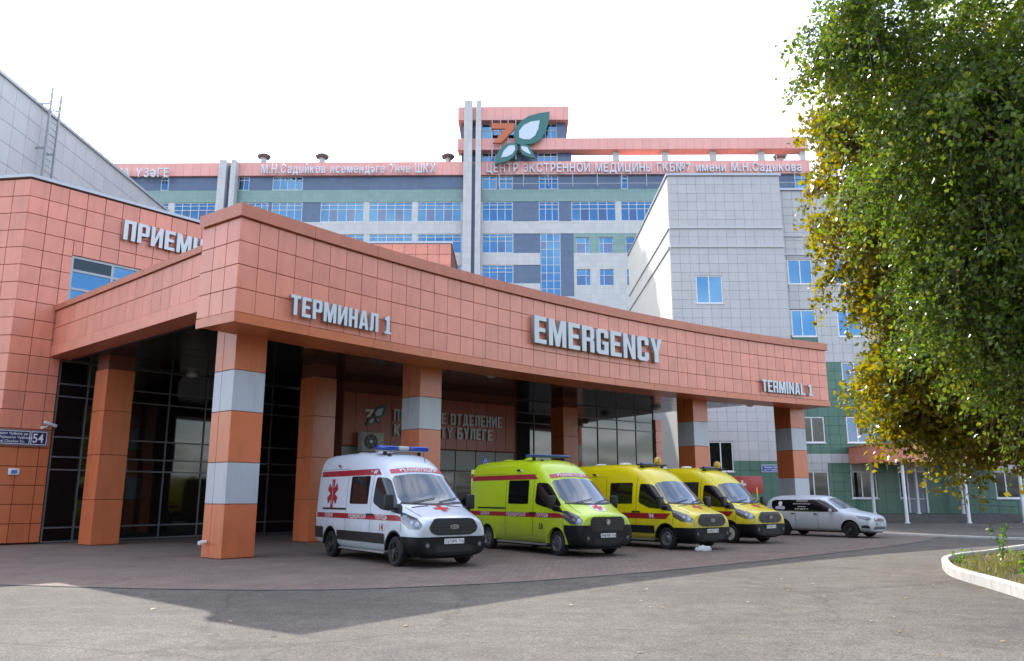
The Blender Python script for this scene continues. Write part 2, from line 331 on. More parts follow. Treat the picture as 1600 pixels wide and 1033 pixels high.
# ------------------------------------------------------------------ ground
def ground_mats():
    m = bpy.data.materials.new('asphalt'); m.use_nodes = True; t = m.node_tree; p = t.nodes['Principled BSDF']; L = t.links.new
    g = nd(t, 'ShaderNodeNewGeometry')
    def noise(sc, det=6, rough=.6):
        n = nd(t, 'ShaderNodeTexNoise'); n.inputs['Scale'].default_value = sc; n.inputs['Detail'].default_value = det; n.inputs['Roughness'].default_value = rough; L(g.outputs['Position'], n.inputs['Vector']); return n
    def ramp(src, a, b, ca, cb):
        r = nd(t, 'ShaderNodeValToRGB'); r.color_ramp.elements[0].position = a; r.color_ramp.elements[1].position = b
        r.color_ramp.elements[0].color = (*ca, 1); r.color_ramp.elements[1].color = (*cb, 1); L(src, r.inputs[0]); return r
    def mul(a, b, k=1.0):
        x = nd(t, 'ShaderNodeMix', data_type='RGBA', blend_type='MULTIPLY'); x.inputs[0].default_value = k; L(a, x.inputs[6]); L(b, x.inputs[7]); return x.outputs[2]
    base = ramp(noise(.35, 5).outputs[0], .3, .7, (.092, .085, .078), (.126, .117, .108))
    speck = nd(t, 'ShaderNodeTexVoronoi'); speck.inputs['Scale'].default_value = 55; L(g.outputs['Position'], speck.inputs['Vector'])
    sr = ramp(speck.outputs['Color'], .15, .95, (.62, .62, .62), (1.45, 1.42, 1.38))
    c = mul(base.outputs[0], sr.outputs[0])
    c = mul(c, ramp(noise(2.2, 8, .7).outputs[0], .35, .65, (.80, .80, .80), (1.12, 1.11, 1.1)).outputs[0])
    # cracks and old seams
    v = nd(t, 'ShaderNodeTexVoronoi', feature='DISTANCE_TO_EDGE'); v.inputs['Scale'].default_value = .16
    wn = noise(1.3, 6); ad = nd(t, 'ShaderNodeVectorMath', operation='MULTIPLY_ADD'); ad.inputs[1].default_value = (.9, .9, 0); L(wn.outputs['Color'], ad.inputs[0]); L(g.outputs['Position'], ad.inputs[2]); L(ad.outputs[0], v.inputs['Vector'])
    c = mul(c, ramp(v.outputs['Distance'], .0015, .006, (.55, .54, .53), (1, 1, 1)).outputs[0], .6)
    c = mul(c, ramp(noise(.13, 7, .62).outputs[0], .36, .62, (.80, .80, .81), (1.10, 1.09, 1.07)).outputs[0])
    st_m = nd(t, 'ShaderNodeMapping'); st_m.inputs['Rotation'].default_value = (0, 0, R(-28)); st_m.inputs['Scale'].default_value = (.16, 1.5, 1); L(g.outputs['Position'], st_m.inputs[0])
    st_n = nd(t, 'ShaderNodeTexNoise'); st_n.inputs['Scale'].default_value = 1.2; st_n.inputs['Detail'].default_value = 4; L(st_m.outputs[0], st_n.inputs['Vector'])
    c = mul(c, ramp(st_n.outputs[0], .38, .62, (.94, .94, .945), (1.03, 1.03, 1.02)).outputs[0])
    L(c, p.inputs['Base Color']); p.inputs['Roughness'].default_value = .9; p.inputs['Specular IOR Level'].default_value = .25
    bp = nd(t, 'ShaderNodeBump'); bp.inputs['Strength'].default_value = .5; bp.inputs['Distance'].default_value = .012
    L(speck.outputs['Distance'], bp.inputs['Height']); L(bp.outputs[0], p.inputs['Normal']); MATS['asphalt'] = m
    # block paving
    m = bpy.data.materials.new('block_paving'); m.use_nodes = True; t = m.node_tree; p = t.nodes['Principled BSDF']; L = t.links.new; g = nd(t, 'ShaderNodeNewGeometry')
    mp = nd(t, 'ShaderNodeMapping'); mp.inputs['Rotation'].default_value = (0, 0, R(-40)); L(g.outputs['Position'], mp.inputs[0])
    b = nd(t, 'ShaderNodeTexBrick'); b.inputs['Scale'].default_value = 1; b.inputs['Brick Width'].default_value = .22; b.inputs['Row Height'].default_value = .11; b.inputs['Mortar Size'].default_value = .006
    b.inputs['Color1'].default_value = (.160, .118, .098, 1); b.inputs['Color2'].default_value = (.205, .155, .132, 1); b.inputs['Mortar'].default_value = (.06, .053, .048, 1)
    L(mp.outputs[0], b.inputs['Vector'])
    c = mul(b.outputs[0], ramp(noise(.8, 6, .65).outputs[0], .3, .7, (.78, .79, .80), (1.15, 1.13, 1.1)).outputs[0])
    c = mul(c, ramp(noise(14, 3).outputs[0], .3, .7, (.85, .85, .85), (1.12, 1.12, 1.12)).outputs[0])
    L(c, p.inputs['Base Color']); p.inputs['Roughness'].default_value = .85; p.inputs['Specular IOR Level'].default_value = .3
    bp = nd(t, 'ShaderNodeBump', invert=True); bp.inputs['Strength'].default_value = .6; bp.inputs['Distance'].default_value = .008
    L(b.outputs['Fac'], bp.inputs['Height']); L(bp.outputs[0], p.inputs['Normal']); MATS['block_paving'] = m
ground_mats()
MB().add([(-900, -900, 0), (900, -900, 0), (900, 900, 0), (-900, 900, 0)], [(0, 1, 2, 3)]).build('ground', MATS['asphalt'], kind='structure')
bord = [(-40, 19.5), (-14, 16.3), (-9.52, 15.46), (-6.56, 14.84), (-4.11, 14.62), (-2.3, 14.9), (0, 15.91), (2.39, 17.55), (4.17, 19.05), (7.18, 21.79), (10.0, 24.6), (13.06, 27.75), (15.9, 31.3), (18.2, 36), (19, 51)]
def smooth_line(pts, n=6):
    out = []
    for i in range(len(pts) - 1):
        p0, p1, p2, p3 = [Vector(pts[min(max(j, 0), len(pts) - 1)]) for j in (i - 1, i, i + 1, i + 2)]
        for k in range(n):
            t = k / n; out.append(.5 * ((2 * p1) + (-p0 + p2) * t + (2 * p0 - 5 * p1 + 4 * p2 - p3) * t * t + (-p0 + 3 * p1 - 3 * p2 + p3) * t ** 3))
    return out + [Vector(pts[-1])]
bl = smooth_line(bord)
MB().add([(p.x, p.y, .006) for p in bl] + [(-40, 51, .006)], [tuple(range(len(bl) + 1))]).build('paved_apron', MATS['block_paving'], kind='structure')
ed = MB()      # row of edging stones set flush between paving and asphalt
for i in range(len(bl) - 1):
    a, b = bl[i], bl[i + 1]; d = (b - a).normalized(); n = Vector((-d.y, d.x)) * .05
    ed.add([(a.x - n.x, a.y - n.y, .010), (b.x - n.x, b.y - n.y, .010), (b.x + n.x, b.y + n.y, .010), (a.x + n.x, a.y + n.y, .010)], [(0, 1, 2, 3)])
ed.build('paving_edge', mat('edge_stone', (.10, .095, .09), .9, noise=.2, nscale=2), kind='structure')
a, b = at_z(1340, 834), at_z(1640, 845); d = (b - a).normalized(); n = Vector((-d.y, d.x, 0)) * .13
MB().prism([(a - n)[:2], (b - n)[:2], (b + n)[:2], (a + n)[:2]], 0, .07).build('flush_kerb', mat('pale_kerb', (.55, .54, .51), .8, noise=.1), kind='structure')
# ------------------------------------------------------------------ terminal canopy
A0, D0 = Vector((-7.09, 19.83)), Vector((15.8, 39.56)); CHL = (D0 - A0).length; CU = (D0 - A0) / CHL; CN = Vector((-CU.y, CU.x)); CANG = math.atan2(CU.y, CU.x)
SAG = 1.72; RAD = (CHL ** 2 / 4 + SAG ** 2) / (2 * SAG); PHI = math.asin(CHL / 2 / RAD); CC = (A0 + D0) / 2 - CN * (RAD - SAG); ALEN = 2 * PHI * RAD
def arc(s, off=0.0):
    f = s / RAD - PHI; p = CC + (CU * math.sin(f) + CN * math.cos(f)) * (RAD + off); return Vector((p.x, p.y)), CANG - f
def arc_hit(u, v):
    d = ray(u, v); lo, hi = 0, ALEN
    for _ in range(40):
        m = (lo + hi) / 2; p, _a = arc(m)
        if p.x / p.y < d.x / d.y: lo = m
        else: hi = m
    p, _a = arc(lo); return lo, CH + d.z / d.y * p.y
FB, FT = 5.98, 9.15; ROWS = [6.25, 6.885, 7.52, 8.155, 8.79]; SOFZ = 6.44
canopy = empty('terminal_canopy', (0, 0, 0), label='coral tiled curved entrance canopy on orange and white columns above the ambulances', cat='canopy')
def arc_slab(z0, z1, o0, o1, s0=0.0, s1=None, n=60):
    s1 = ALEN if s1 is None else s1; b = MB(); vs = []
    for i in range(n + 1):
        s = s0 + (s1 - s0) * i / n
        for o, z in ((o0, z0), (o1, z0), (o1, z1), (o0, z1)): p, _ = arc(s, o); vs.append((p.x, p.y, z))
    fs = [(3, 2, 1, 0), (4 * n, 4 * n + 1, 4 * n + 2, 4 * n + 3)]
    for i in range(n):
        for k in range(4): fs.append((4 * i + k, 4 * i + (k + 1) % 4, 4 * i + 4 + (k + 1) % 4, 4 * i + 4 + k))
    return b.add(vs, fs)
arc_slab(FB + .06, FT - .06, .06, 1.66, .06, ALEN - .06).build('fascia_core', PINKB, canopy)
TW = .60; ncol = round(ALEN / TW); TW = ALEN / ncol
for j in range(4):
    for i in range(ncol):
        p, a = arc((i + .5) * TW); w = TW - .017
        put('tile', tile_mesh(w, ROWS[j + 1] - ROWS[j] - .017, .05, PINK), canopy, (p.x, p.y, (ROWS[j] + ROWS[j + 1]) / 2), (jit(), 0, a + jit()))
for (s0, off0, da) in ((0.0, 0, 90), (ALEN, 0, -90)):      # the two end faces, three tiles wide
    for j in range(4):
        for k in range(3):
            p, a = arc(s0, .573 * (k + .5)); rz = a - R(90) if s0 == 0 else a + R(90)
            put('tile', tile_mesh(.551, ROWS[j + 1] - ROWS[j] - .017, .05, PINK), canopy, (p.x, p.y, (ROWS[j] + ROWS[j + 1]) / 2), (jit(), 0, rz + jit()))
nb = 13
for k in range(nb):
    s0, s1 = ALEN * k / nb, ALEN * (k + 1) / nb; g = .006
    arc_slab(FB, ROWS[0] - .012, -.035, 1.45, s0 + (g if k else -.03), s1 - (g if k < nb - 1 else -.03), 5).build('bottom_panel', ORNG, canopy)
    arc_slab(ROWS[4] + .012, FT, -.10, 1.78, s0 + (g if k else -.08), s1 - (g if k < nb - 1 else -.08), 5).build('coping', COPE, canopy)
p, a = arc(0, 1.59)
put('bottom_panel', tile_mesh(.26, .25, .05, ORNG), canopy, (p.x, p.y, 6.115), (0, 0, a - R(90)))
# left return of the canopy
W0, W1 = Vector((-8.46, 20.96)), Vector((-16.45, 28.02)); WANG = math.atan2((W0 - W1).y, (W0 - W1).x); WL = (W0 - W1).length
cw, sw = math.cos(WANG), math.sin(WANG)
def wing(x, y): return (W1.x + x * cw - y * sw, W1.y + x * sw + y * cw)
def wbox(x0, x1, y0, y1, z0, z1): return MB().prism([wing(x0, y0), wing(x1, y0), wing(x1, y1), wing(x0, y1)], z0, z1)
wbox(.3, WL - .3, .74, .80, 6.445, 6.498).build('gap_strip', DARK, canopy)  # added dark strip, closes the gap where daylight showed under the wing
wbox(.05, WL - .02, .05, .8, 6.56, 8.3).build('fascia_core', PINKB, canopy)
nw = 18
for i in range(nw):
    for z0, z1 in ((6.885, 7.52), (7.52, 8.155)):
        x = WL * (i + .5) / nw; q = wing(x, 0)
        put('tile', tile_mesh(WL / nw - .017, z1 - z0 - .017, .05, PINK), canopy, (*q, (z0 + z1) / 2), (jit(), 0, WANG + jit()))
for k in range(6):
    g = WL / 6
    wbox(k * g + .005, (k + 1) * g - .005, -.03, .85, 6.5, 6.873).build('bottom_panel', PINK, canopy)
    wbox(k * g + .005, (k + 1) * g - .005, -.07, .9, 8.167, 8.36).build('coping', COPE, canopy)
# roof slab and glossy soffit boards
BACK = [(7.2, 48.6), (-8.6, 36.2), (-12.4, 35.0), (-17.0, 29.1)]
inner = [arc(ALEN * i / 30, 1.6)[0] for i in range(31)]
rp = [tuple(p) for p in inner] + BACK + [wing(.3, .82), wing(WL - .3, .82)]
MB().prism(rp, SOFZ + .05, 7.9).build('roof_slab', mat('roof_felt', (.06, .06, .062), .9), canopy)
def clip_poly(poly, nrm, c, keep):     # Sutherland-Hodgman against n.p = c
    out = []
    for i in range(len(poly)):
        a, b = poly[i], poly[(i + 1) % len(poly)]; da, db = (a[0] * nrm[0] + a[1] * nrm[1] - c) * keep, (b[0] * nrm[0] + b[1] * nrm[1] - c) * keep
        if da >= 0: out.append(a)
        if da * db < 0: t = da / (da - db); out.append((a[0] + (b[0] - a[0]) * t, a[1] + (b[1] - a[1]) * t))
    return out
sp = [tuple(arc(ALEN * i / 30, 1.40)[0]) for i in range(31)] + BACK + [wing(.3, .805), wing(WL - .3, .805)]
nrm = (-math.sin(CANG), math.cos(CANG)); cs = [p[0] * nrm[0] + p[1] * nrm[1] for p in sp]; c = min(cs); k = 0
while c < max(cs):
    q = clip_poly(clip_poly(sp, nrm, c + .012, 1), nrm, c + .60 - .012, -1)
    if len(q) > 2:
        MB().prism(q, SOFZ + (.004 if k % 2 else 0), SOFZ + .05).build('soffit_board', SOFF, canopy)
    c += .60; k += 1
# columns
BANDS = [(.02, 1.41, 0), (1.41, 2.5, 1), (2.5, 3.87, 0), (3.87, 4.99, 1), (4.99, 6.43, 0)]
PLAIN = [(.02, 1.5, 0), (1.5, 3.0, 0), (3.0, 4.5, 0), (4.5, 5.95, 0)]
def column(corner, ang, bands, size=.98):
    """square clad column; corner = the corner where front and left faces meet, ang = direction of its front face"""
    o = put('column', MB().box(.03, size - .03, .03, size - .03, 0, 6.45).mesh('column', PINKB), canopy, (*corner, 0), (0, 0, ang))
    for z0, z1, c in bands:
        m = WHTB if c else ORNG; h = z1 - z0 - .016; zc = (z0 + z1) / 2
        put('panel', tile_mesh(size - .004, h, .028, m), o, (size / 2, 0, zc))
        put('panel', tile_mesh(size - .004, h, .028, m), o, (size / 2, size, zc), (0, 0, math.pi))
        for x0, w in ((0, .38), (.385, size - .385)):
            put('panel', tile_mesh(w - .008, h, .028, m), o, (0, size - x0 - w / 2, zc), (0, 0, -math.pi / 2))
        put('panel', tile_mesh(size - .06, h, .028, m), o, (size, size / 2, zc), (0, 0, math.pi / 2))
    return o
c1 = column((-7.53, 21.36), R(51), BANDS)
column((-3.17, 27.3), R(46), BANDS); column((8.35, 36.7), R(36), BANDS, 1.0); column((14.07, 40.3), R(30), BANDS, 1.05)
column((-7.25, 29.14), R(48), PLAIN, .95); column((-14.0, 27.29), R(50), PLAIN, .95); 
rc = at_z(880, 633, 6.02); column((rc.x, rc.y), R(38), PLAIN, .95)
MB().tube([(-.02, .75, .42), (-.12, .75, .42), (-.22, .75, .40)], .055, 10).build('drain_pipe', PVC, c1, smooth=True)
# ------------------------------------------------------------------ coral reception building behind the canopy
P0 = Vector((-17.34, 27.03)); PA = R(50); rec = empty('reception_building', (P0.x, P0.y, 0), PA, label='coral tiled reception building with dark glass front rising behind the canopy', cat='building')
def rloc(p): d = Vector((p[0], p[1])) - P0; return (d.x * math.cos(PA) + d.y * math.sin(PA), -d.x * math.sin(PA) + d.y * math.cos(PA))
RT = 12.94
q = [(.0, .13), (24, .13), (24, 9), rloc((-25.5, 36.5)), rloc((-25.5, 28.2))]
MB().prism(q, .02, RT - .05).build('wall_core', PINKB, rec)
holes = [(1.66, 24, 0, 6.44), (1.66, 24, 7.6, 10.36)]
tile_wall(rec, 0, 9.9, 0.06, RT - .1, .66, .643, 0, .13, lambda x, z: PINK if z > 3.9 else ORNG, holes)  # same orange cladding throughout; the upper rows have the sky reflection painted in
al = (Vector(rloc((-25.5, 28.2)))); fa = math.atan2(-al.y, -al.x)   # left facet
ln = al.length; ncf = 5; rows = 20
for i in range(ncf):
    for j in range(rows):
        w = .66; d0 = w * (i + .5); pos = Vector((0, 0)) + al.normalized() * d0
        z0 = .06 + j * (RT - .16) / rows; z1 = .06 + (j + 1) * (RT - .16) / rows
        put('tile', tile_mesh(w - .02, z1 - z0 - .02, .06, PINK if z0 > 3.9 else ORNG), rec, (pos.x, pos.y, (z0 + z1) / 2), (jit(), 0, fa + jit()))  # upper tiles take the pinker copy that carries the painted sky reflection
MB().prism([(-.06, -.08), (24, -.08), (24, 9), rloc((-25.5, 36.5)), (al + al.normalized() * .1).to_tuple() if False else (rloc((-25.5, 28.1)))], RT - .05, RT + .06).build('coping', GREYC, rec)
# strip window under the lettering
window(rec, 1.66, 9.2, 7.6, 10.36, .06, [.2, .4, .6, .8], [.55, .80], ALU, GLASSB, .09, .08, vents=((0, 2),), vm=GLASSD)
# curtain wall
zz = [.5, 2.5, 2.95, 3.65, 5.1, 5.55]
window(rec, 1.70, 12.6, .03, 6.43, .05, [1.05 / 10.9 + k * 1.56 / 10.9 for k in range(7)], [z / 6.4 for z in zz], mat('dark_mullion', (.15, .155, .165), .45, metal=.4), GLASSD, .055, .08)
# vestibule with the red name panel
V1 = Vector((-7.15, 33.78)); VA = R(38.2); vx = lambda p: (Vector((p[0], p[1])) - V1).dot(Vector((math.cos(VA), math.sin(VA))))
ves = put('vestibule', MB().box(-.0, 9.5, .14, 6, .02, 6.455).box(9.501, 20.3, .75, 3.5, .02, 6.45).mesh('vestibule', PINKB), rec, (*rloc(V1), 0), (0, 0, VA - PA))
for i in range(16): tile(ves, i * .58, (i + 1) * .58, 3.72, 6.0, .0, .14, mat('red_panel', (.36, .07, .035), .35, vary=.04), .012, 'panel')
for i in range(8): tile(ves, .0 + i * 1.16, (i + 1) * 1.16, 2.75, 3.70, .06, .06, mat('milk_panel', (.26, .26, .25), .4), .05, 'panel')
def vwin(x0, x1, z0, z1, y, cols, rows, g): return window(ves, x0, x1, z0, z1, y, cols, rows, MATS['dark_mullion'], g, .06, .07)
vwin(.02, 9.26, .03, 2.73, .05, [k / 8 for k in range(1, 8)], [.78], GLASSD)
vwin(9.55, 20.2, .03, 6.43, .66, [k / 7 for k in range(1, 7)], [.36, .44, .82, .9], mat('hall_glass', (.03, .034, .036), .04, spec=.9))
for i in range(9): tile(ves, 20.2, 20.75, .02 + i * .665, .02 + (i + 1) * .665, .55, .3, PINK, .017)
MB().box(20.22, 20.75, .86, 3.5, .02, 6.0).build('wall_core', PINKB, ves)
# set-back coral penthouse
u0, u1, yy = 540, 705, 47.0; pa, pb = at_y(u0, 378, yy), at_y(u1, 378, yy)
pent = empty('coral_penthouse', (pa.x, yy, 0), 0, label='low coral tiled rooftop block seen just above the canopy parapet', cat='building')
wd = pb.x - pa.x
MB().box(0, wd, .06, 7, .02, pa.z - .1).build('wall_core', PINKB, pent)
tile_wall(pent, 0, wd, pa.z - 4.2, pa.z - .12, .72, .68, 0, .06, lambda x, z: PINK)
MB().box(-.05, wd + .06, -.05, 7.05, pa.z - .1, pa.z).build('coping', GREYC, pent)
# ------------------------------------------------------------------ long white hospital block far behind
HY = 95.0; HK = HY / 80; hosp = empty('hospital_tower', (0, HY, 0), R(-.6), label='long white, green and blue hospital block with coral roof band behind everything', cat='building')
hx = lambda u, v=330: at_y(u, v, HY).x
hz = lambda v, u=760: at_y(u, v, HY).z
HW = grid_mat('far_white_tile', (.54, .52, .50), (.40, .39, .38), .70, .70)
HG = grid_mat('far_green_tile', (.21, .32, .285), (.15, .24, .215), .70, .70)
HB = grid_mat('far_blue_tile', (.095, .135, .22), (.075, .11, .18), .70, .70, .25)
HP = grid_mat('far_coral_panel', (.78, .36, .31), (.5, .2, .16), 1.1, 3.6, .35, .05, .02)  # coral, green and blue tones lightened: distance haze put into the colours
xl, xr = -62.0, hx(1262, 265)
zt, z1, z2, z3 = hz(254), hz(274.5), hz(296), hz(315)
zA, zB, zC, zD, zE = hz(346), hz(365), hz(395.5), hz(414), hz(443)
FH = zA - zC      # storey height
MB().box(xl, xr, .45, 16, 0, zt - .3).build('wall_core', DARK, hosp)
def slab(n, x0, x1, za, zb, y0, m, y1=.5): return MB().box(x0, x1, y0, y1, zb, za).build(n, m, hosp)
slab('roof_band', xl, xr, zt, z1, -.35, HP, 1.2); slab('green_band', xl, xr, z2 - .01, z3, -.02, HG)
xs_ = hx(895); xg = hx(844); xg2 = hx(875); xp = hx(752); xq = hx(738)
slab('white_band', xl, xr, zA, zB, -.02, HW)
slab('white_band', xl, xg - .05, zC, zD, -.02, HW); slab('white_band', xl, xg - .05, zE, zE - FH * .4, -.02, HW)
slab('white_band', xl, xr, 0.02, zE - FH * .4 - .01, -.02, HW, .5)
def blue(x0, x1, za, zb, n='blue_cladding'): slab(n, x0, x1, za - .005, zb + .005, .06, HB)
bars = [.2, .4, .6, .8]
FRM = mat('far_frame', (.60, .61, .62), .4)
def hwin(ua, ub, za, zb, nc=5, rows=(.62, .82), vents=((1, 0), (3, 0)), v=330):
    window(hosp, hx(ua, v), hx(ub, v), zb + .03, za - .03, .05, [k / nc for k in range(1, nc)], list(rows), FRM, GLASSB, .075, .10, vents=vents, vm=GLASSV)
# top storey, under the roof band
tops = [(249, 261, 1), (371, 388, 2), (425, 472, 4), (753, 776, 2), (780, 801, 2), (842, 872, 3), (970, 981, 1), (1240, 1262, 2)]
cur = 160
for ua, ub, nc in tops:
    blue(hx(cur, 285), hx(ua, 285), z1, z2); hwin(ua, ub, z1, z2, nc, (.75,) if nc < 3 else (.75,), (), 285); cur = ub
blue(hx(cur, 285), xr, z1, z2)
# second storey
w2 = [(200, 222, 2), (224, 260, 4), (269, 334, 5), (376, 417, 4), (423, 471, 4), (500, 568, 5), (576, 644, 5), (652, 721, 5), (753, 801, 4), (842, 873, 3), (893, 962, 5), (970, 1032, 5), (1040, 1100, 5), (1108, 1170, 5)]
dark2 = {(471, 500), (801, 842), (873, 893), (417, 423)}
for k, (ua, ub, nc) in enumerate(w2):
    hwin(ua, ub, z3, zA, nc, (.62, .84), ((1, 0), (3, 0)) if nc == 5 else ())
    if k + 1 < len(w2):
        n0 = w2[k + 1][0]; fn = blue if (ub, n0) in dark2 else (lambda x0, x1, za, zb: slab('white_pier', x0, x1, za - .005, zb + .005, .0, HW))
        fn(hx(ub), hx(n0), z3, zA)
# lower storeys, left of the stair glazing
for za, zb in ((zB, zC), (zD, zE)):
    lw = [(500, 568, 5), (576, 644, 5), (652, 721, 5), (753, 802, 4)]
    for k, (ua, ub, nc) in enumerate(lw):
        hwin(ua, ub, za, zb, nc, (.62, .84), ((1, 0), (3, 0)) if nc == 5 else ((2, 0),), 380)
        if k + 1 < len(lw): slab('white_pier', hx(ub, 380), hx(lw[k + 1][0], 380), za - .005, zb + .005, 0, HW)
    slab('white_pier', xl, hx(500, 380), za - .005, zb + .005, 0, HW); blue(hx(802, 380), xg - .03, za, zb)
window(hosp, xg, xg2, zE - FH * 1.4, zB - .02, .04, [.3, .65], [k / 12 for k in range(1, 12)], FRM, GLASSB, .07, .1, vents=((0, 10), (0, 6)), vm=GLASSV)
blue(xg2 + .02, xs_, zB, zE - FH * 1.4)
# right part: punched windows in white tile, one green row
rw = []
for ci, (ua, ub) in enumerate(((900, 922), (936, 958), (978, 1000), (1016, 1038))):
    for rj in range(3):
        x0, x1 = hx(ua, 395), hx(ub, 395); zc_ = hz(371) - rj * FH; rw.append((x0, x1, zc_ - 1.75 * HK, zc_))
y_rows = sorted({(r[2], r[3]) for r in rw}, reverse=True)
zprev = zB - .005
for rj, (za_, zb_) in enumerate(y_rows):
    cells = sorted([r for r in rw if r[3] == zb_]); m = HG if rj == 0 else HW
    slab('lintel_band', xs_ + .01, xr, zprev, zb_, -.01, m); xc = xs_ + .01
    for r in cells: slab('wall_pier', xc, r[0], zb_, za_, -.01, m); xc = r[1]
    slab('wall_pier', xc, xr, zb_, za_, -.01, m); zprev = za_
    for k, r in enumerate(cells):
        window(hosp, r[0], r[1], r[2], r[3], .12, [.68 if k % 2 == 0 else .32], [.62], FRM, GLASSB, .07, .1, vents=((0 if k % 2 == 0 else 1, 0),), vm=GLASSV)
slab('lintel_band', xs_ + .01, xr, zprev, zE - FH * 1.9, -.01, HW)
# paired pilasters
HPI = grid_mat('far_pilaster_tile', (.52, .50, .49), (.40, .39, .38), .7, .7)
for (ua, ub, uc, ud, vt) in ((725, 738, 743.5, 752, 165), (344, 356, 363, 371, 255), (1275, 1287, 1293, 1302, 212)):
    ztop = hz(vt, ua)
    for a_, b_ in ((ua, ub), (uc, ud)): slab('pilaster', hx(a_, 300), hx(b_, 300), ztop, 0, -1.5, HPI, -.4)
    slab('pilaster_back', hx(ub, 300), hx(uc, 300), min(ztop, zt) - .5, 0, -.75, HB, -.4)
# tower house and roof frame
tx0, tx1 = hx(716, 200), hx(888, 190); b0, b1 = hx(721, 230), hx(884, 230)
slab('tower_cap', tx0, tx1, hz(172), hz(192.5), -.9, HP, 9); MB().box(b0, b1, .2, 8.5, hz(238), hz(192.5)).build('tower_core', DARK, hosp)
slab('blue_cladding', b0, hx(753, 205), hz(192.5), hz(221), 0, HB, .3)
hwin(753, 804, hz(193), hz(221), 4, (.6,), ((2, 0),), 205); slab('blue_cladding', hx(804, 205), hx(852, 205), hz(192.5), hz(221), .02, HB, .3)
hwin(852, 870, hz(193), hz(221), 2, (.6,), (), 205); slab('blue_cladding', hx(870, 205), b1, hz(192.5), hz(221), 0, HB, .3)
slab('roof_frame', tx0, hx(1256, 230), hz(221), hz(238.5), -.9, HP, 1.0)
slab('blue_cladding', b0, hx(753, 247), hz(238.5), zt, .1, HB, .6); hwin(753, 775, hz(238.5), zt, 2, (.6,), (), 247)
slab('blue_cladding', hx(775, 247), hx(840, 247), hz(238.5), zt, .1, HB, .6); hwin(840, 871, hz(238.5), zt, 3, (.6,), (), 247); slab('blue_cladding', hx(871, 247), hx(893, 247), hz(238.5), zt, .1, HB, .6)
MB().box(hx(721, 247), hx(893, 247), .62, 8.4, zt - .3, hz(238.5)).build('tower_core', DARK, hosp)
for ua, ub in ((957, 967), (1033, 1043), (1107, 1118), (1182, 1193), (1248, 1256)): slab('roof_post', hx(ua, 245), hx(ub, 245), hz(238.6), zt, -.2, HW, .7)
for ua, ub in ((893, 957), (1043, 1107), (1118, 1182), (1193, 1248)):
    r = MB(); xa, xb = hx(ua, 245), hx(ub, 245)
    for k in range(4): r.box(xa, xb, .3, .35, zt + .25 + k * .3, zt + .29 + k * .3)
    for k in range(4): x = xa + (xb - xa) * (k + .5) / 4; r.box(x - .025, x + .025, .36, .41, zt, zt + 1.2)
    r.build('roof_railing', STEEL, hosp)
mr = MB()        # balcony rail in front of the top storey
for k in range(13): x = hx(780 + k * 38, 285); mr.box(x - .04, x + .04, -1.0, -.92, z2, z1)
mr.box(hx(780, 285), xr, -1.0, -.92, z2 + .35, z2 + .41).box(hx(780, 285), xr, -1.0, -.92, z1 - .25, z1 - .2).build('balcony_rail', STEEL, hosp)
def vent(u, v):
    p = at_y(u, v, HY + 2.0); o = empty('roof_vent', (p.x, HY + 2.0, zt - .31), label=f'dark mushroom roof vent on the coral roof band {["above the middle of the left inscription","above the first initials of the inscription","close to the white pilasters","inside the roof frame"][vent.n]}', cat='roof vent', group='roof vents on the hospital'); vent.n += 1
    MB().lathe([(.0, 0), (.42, 0), (.42, 1.5), (.5, 1.55), (.5, 1.6)], 12).build('pipe', STEEL, o, True)
    MB().lathe([(.45, 1.55), (.8, 1.6), (.95, 1.85), (.8, 2.0), (.3, 2.2), (0, 2.25)], 12).build('cowl', mat('vent_dark', (.08, .085, .09), .5), o, True)
vent.n = 0
for u, v in ((503, 255), (412, 255), (700, 250), (1219, 250)): vent(u, v)
for o in [q for q in COL.objects if q.name.startswith('roof_vent')]: o.scale = (.95, .95, 1.1)
# ------------------------------------------------------------------ white tiled stair block and clinic wing on the right
BY = 52.0; bxl, bxr = 10.8, 18.55; bt = 23.5
blk = empty('stair_block', (bxl, BY, 0), 0, label='tall plain white tiled block with one window beside the clinic wing', cat='building')
bw = bxr - bxl; bx = lambda u, v: at_y(u, v, BY).x - bxl; bz = lambda u, v: at_y(u, v, BY).z
MB().box(.1, bw - .0, .14, 19, .02, bt - .1).build('wall_core', WJOINT, blk)
wr = (bx(1088, 453), bx(1129, 453), bz(1108, 474), bz(1108, 431)); wr2 = (bx(1108, 713), bx(1146, 713), bz(1127, 737), bz(1127, 690))
bands = [bz(1100, 356), bz(1100, 385.5)]
tile_wall(blk, 0, bw, .05, bt - .12, .645, .625, 0, .14, lambda x, z: WTILE if z > 3.55 else GTILE, [wr, wr2], .010)
for wv in (wr, wr2): window(blk, *wv, .05, [.49], [], PVC, GLASSB if wv is wr else GLASSD, .07, .07, True)
for z in bands:
    for k in range(4): MB().box(bw * k / 4 + .003, bw * (k + 1) / 4 - .003, -.09, .0 - .002, z - .07, z + .07).build('string_course', mat('pale_trim', (.5, .5, .5), .5), blk)
MB().box(-.12, bw + .1, -.12, 19, bt - .1, bt + .06).build('coping', GREYC, blk)
cr = MB(); cr.box(-.02, .1, .16, 18.9, 8.0, bt - .12); cr.build('side_render', mat('cream_render', (.62, .60, .53), .85, noise=.05, nscale=1), blk)
MB().box(-.03, .09, 19.0, 23, 3, 17).build('green_strip', mat('pale_green_render', (.36, .45, .33), .85), blk)
for z in bands: MB().box(-.1, -.022, .2, 18.9, z - .07, z + .07).build('string_course', mat('pale_trim', (.5, .5, .5), .5), blk)
dp = empty('drain_pipe', (bxl - .35, BY + 20.5, 0), label='thin grey downpipe running down behind the cream side of the stair block', cat='pipe')
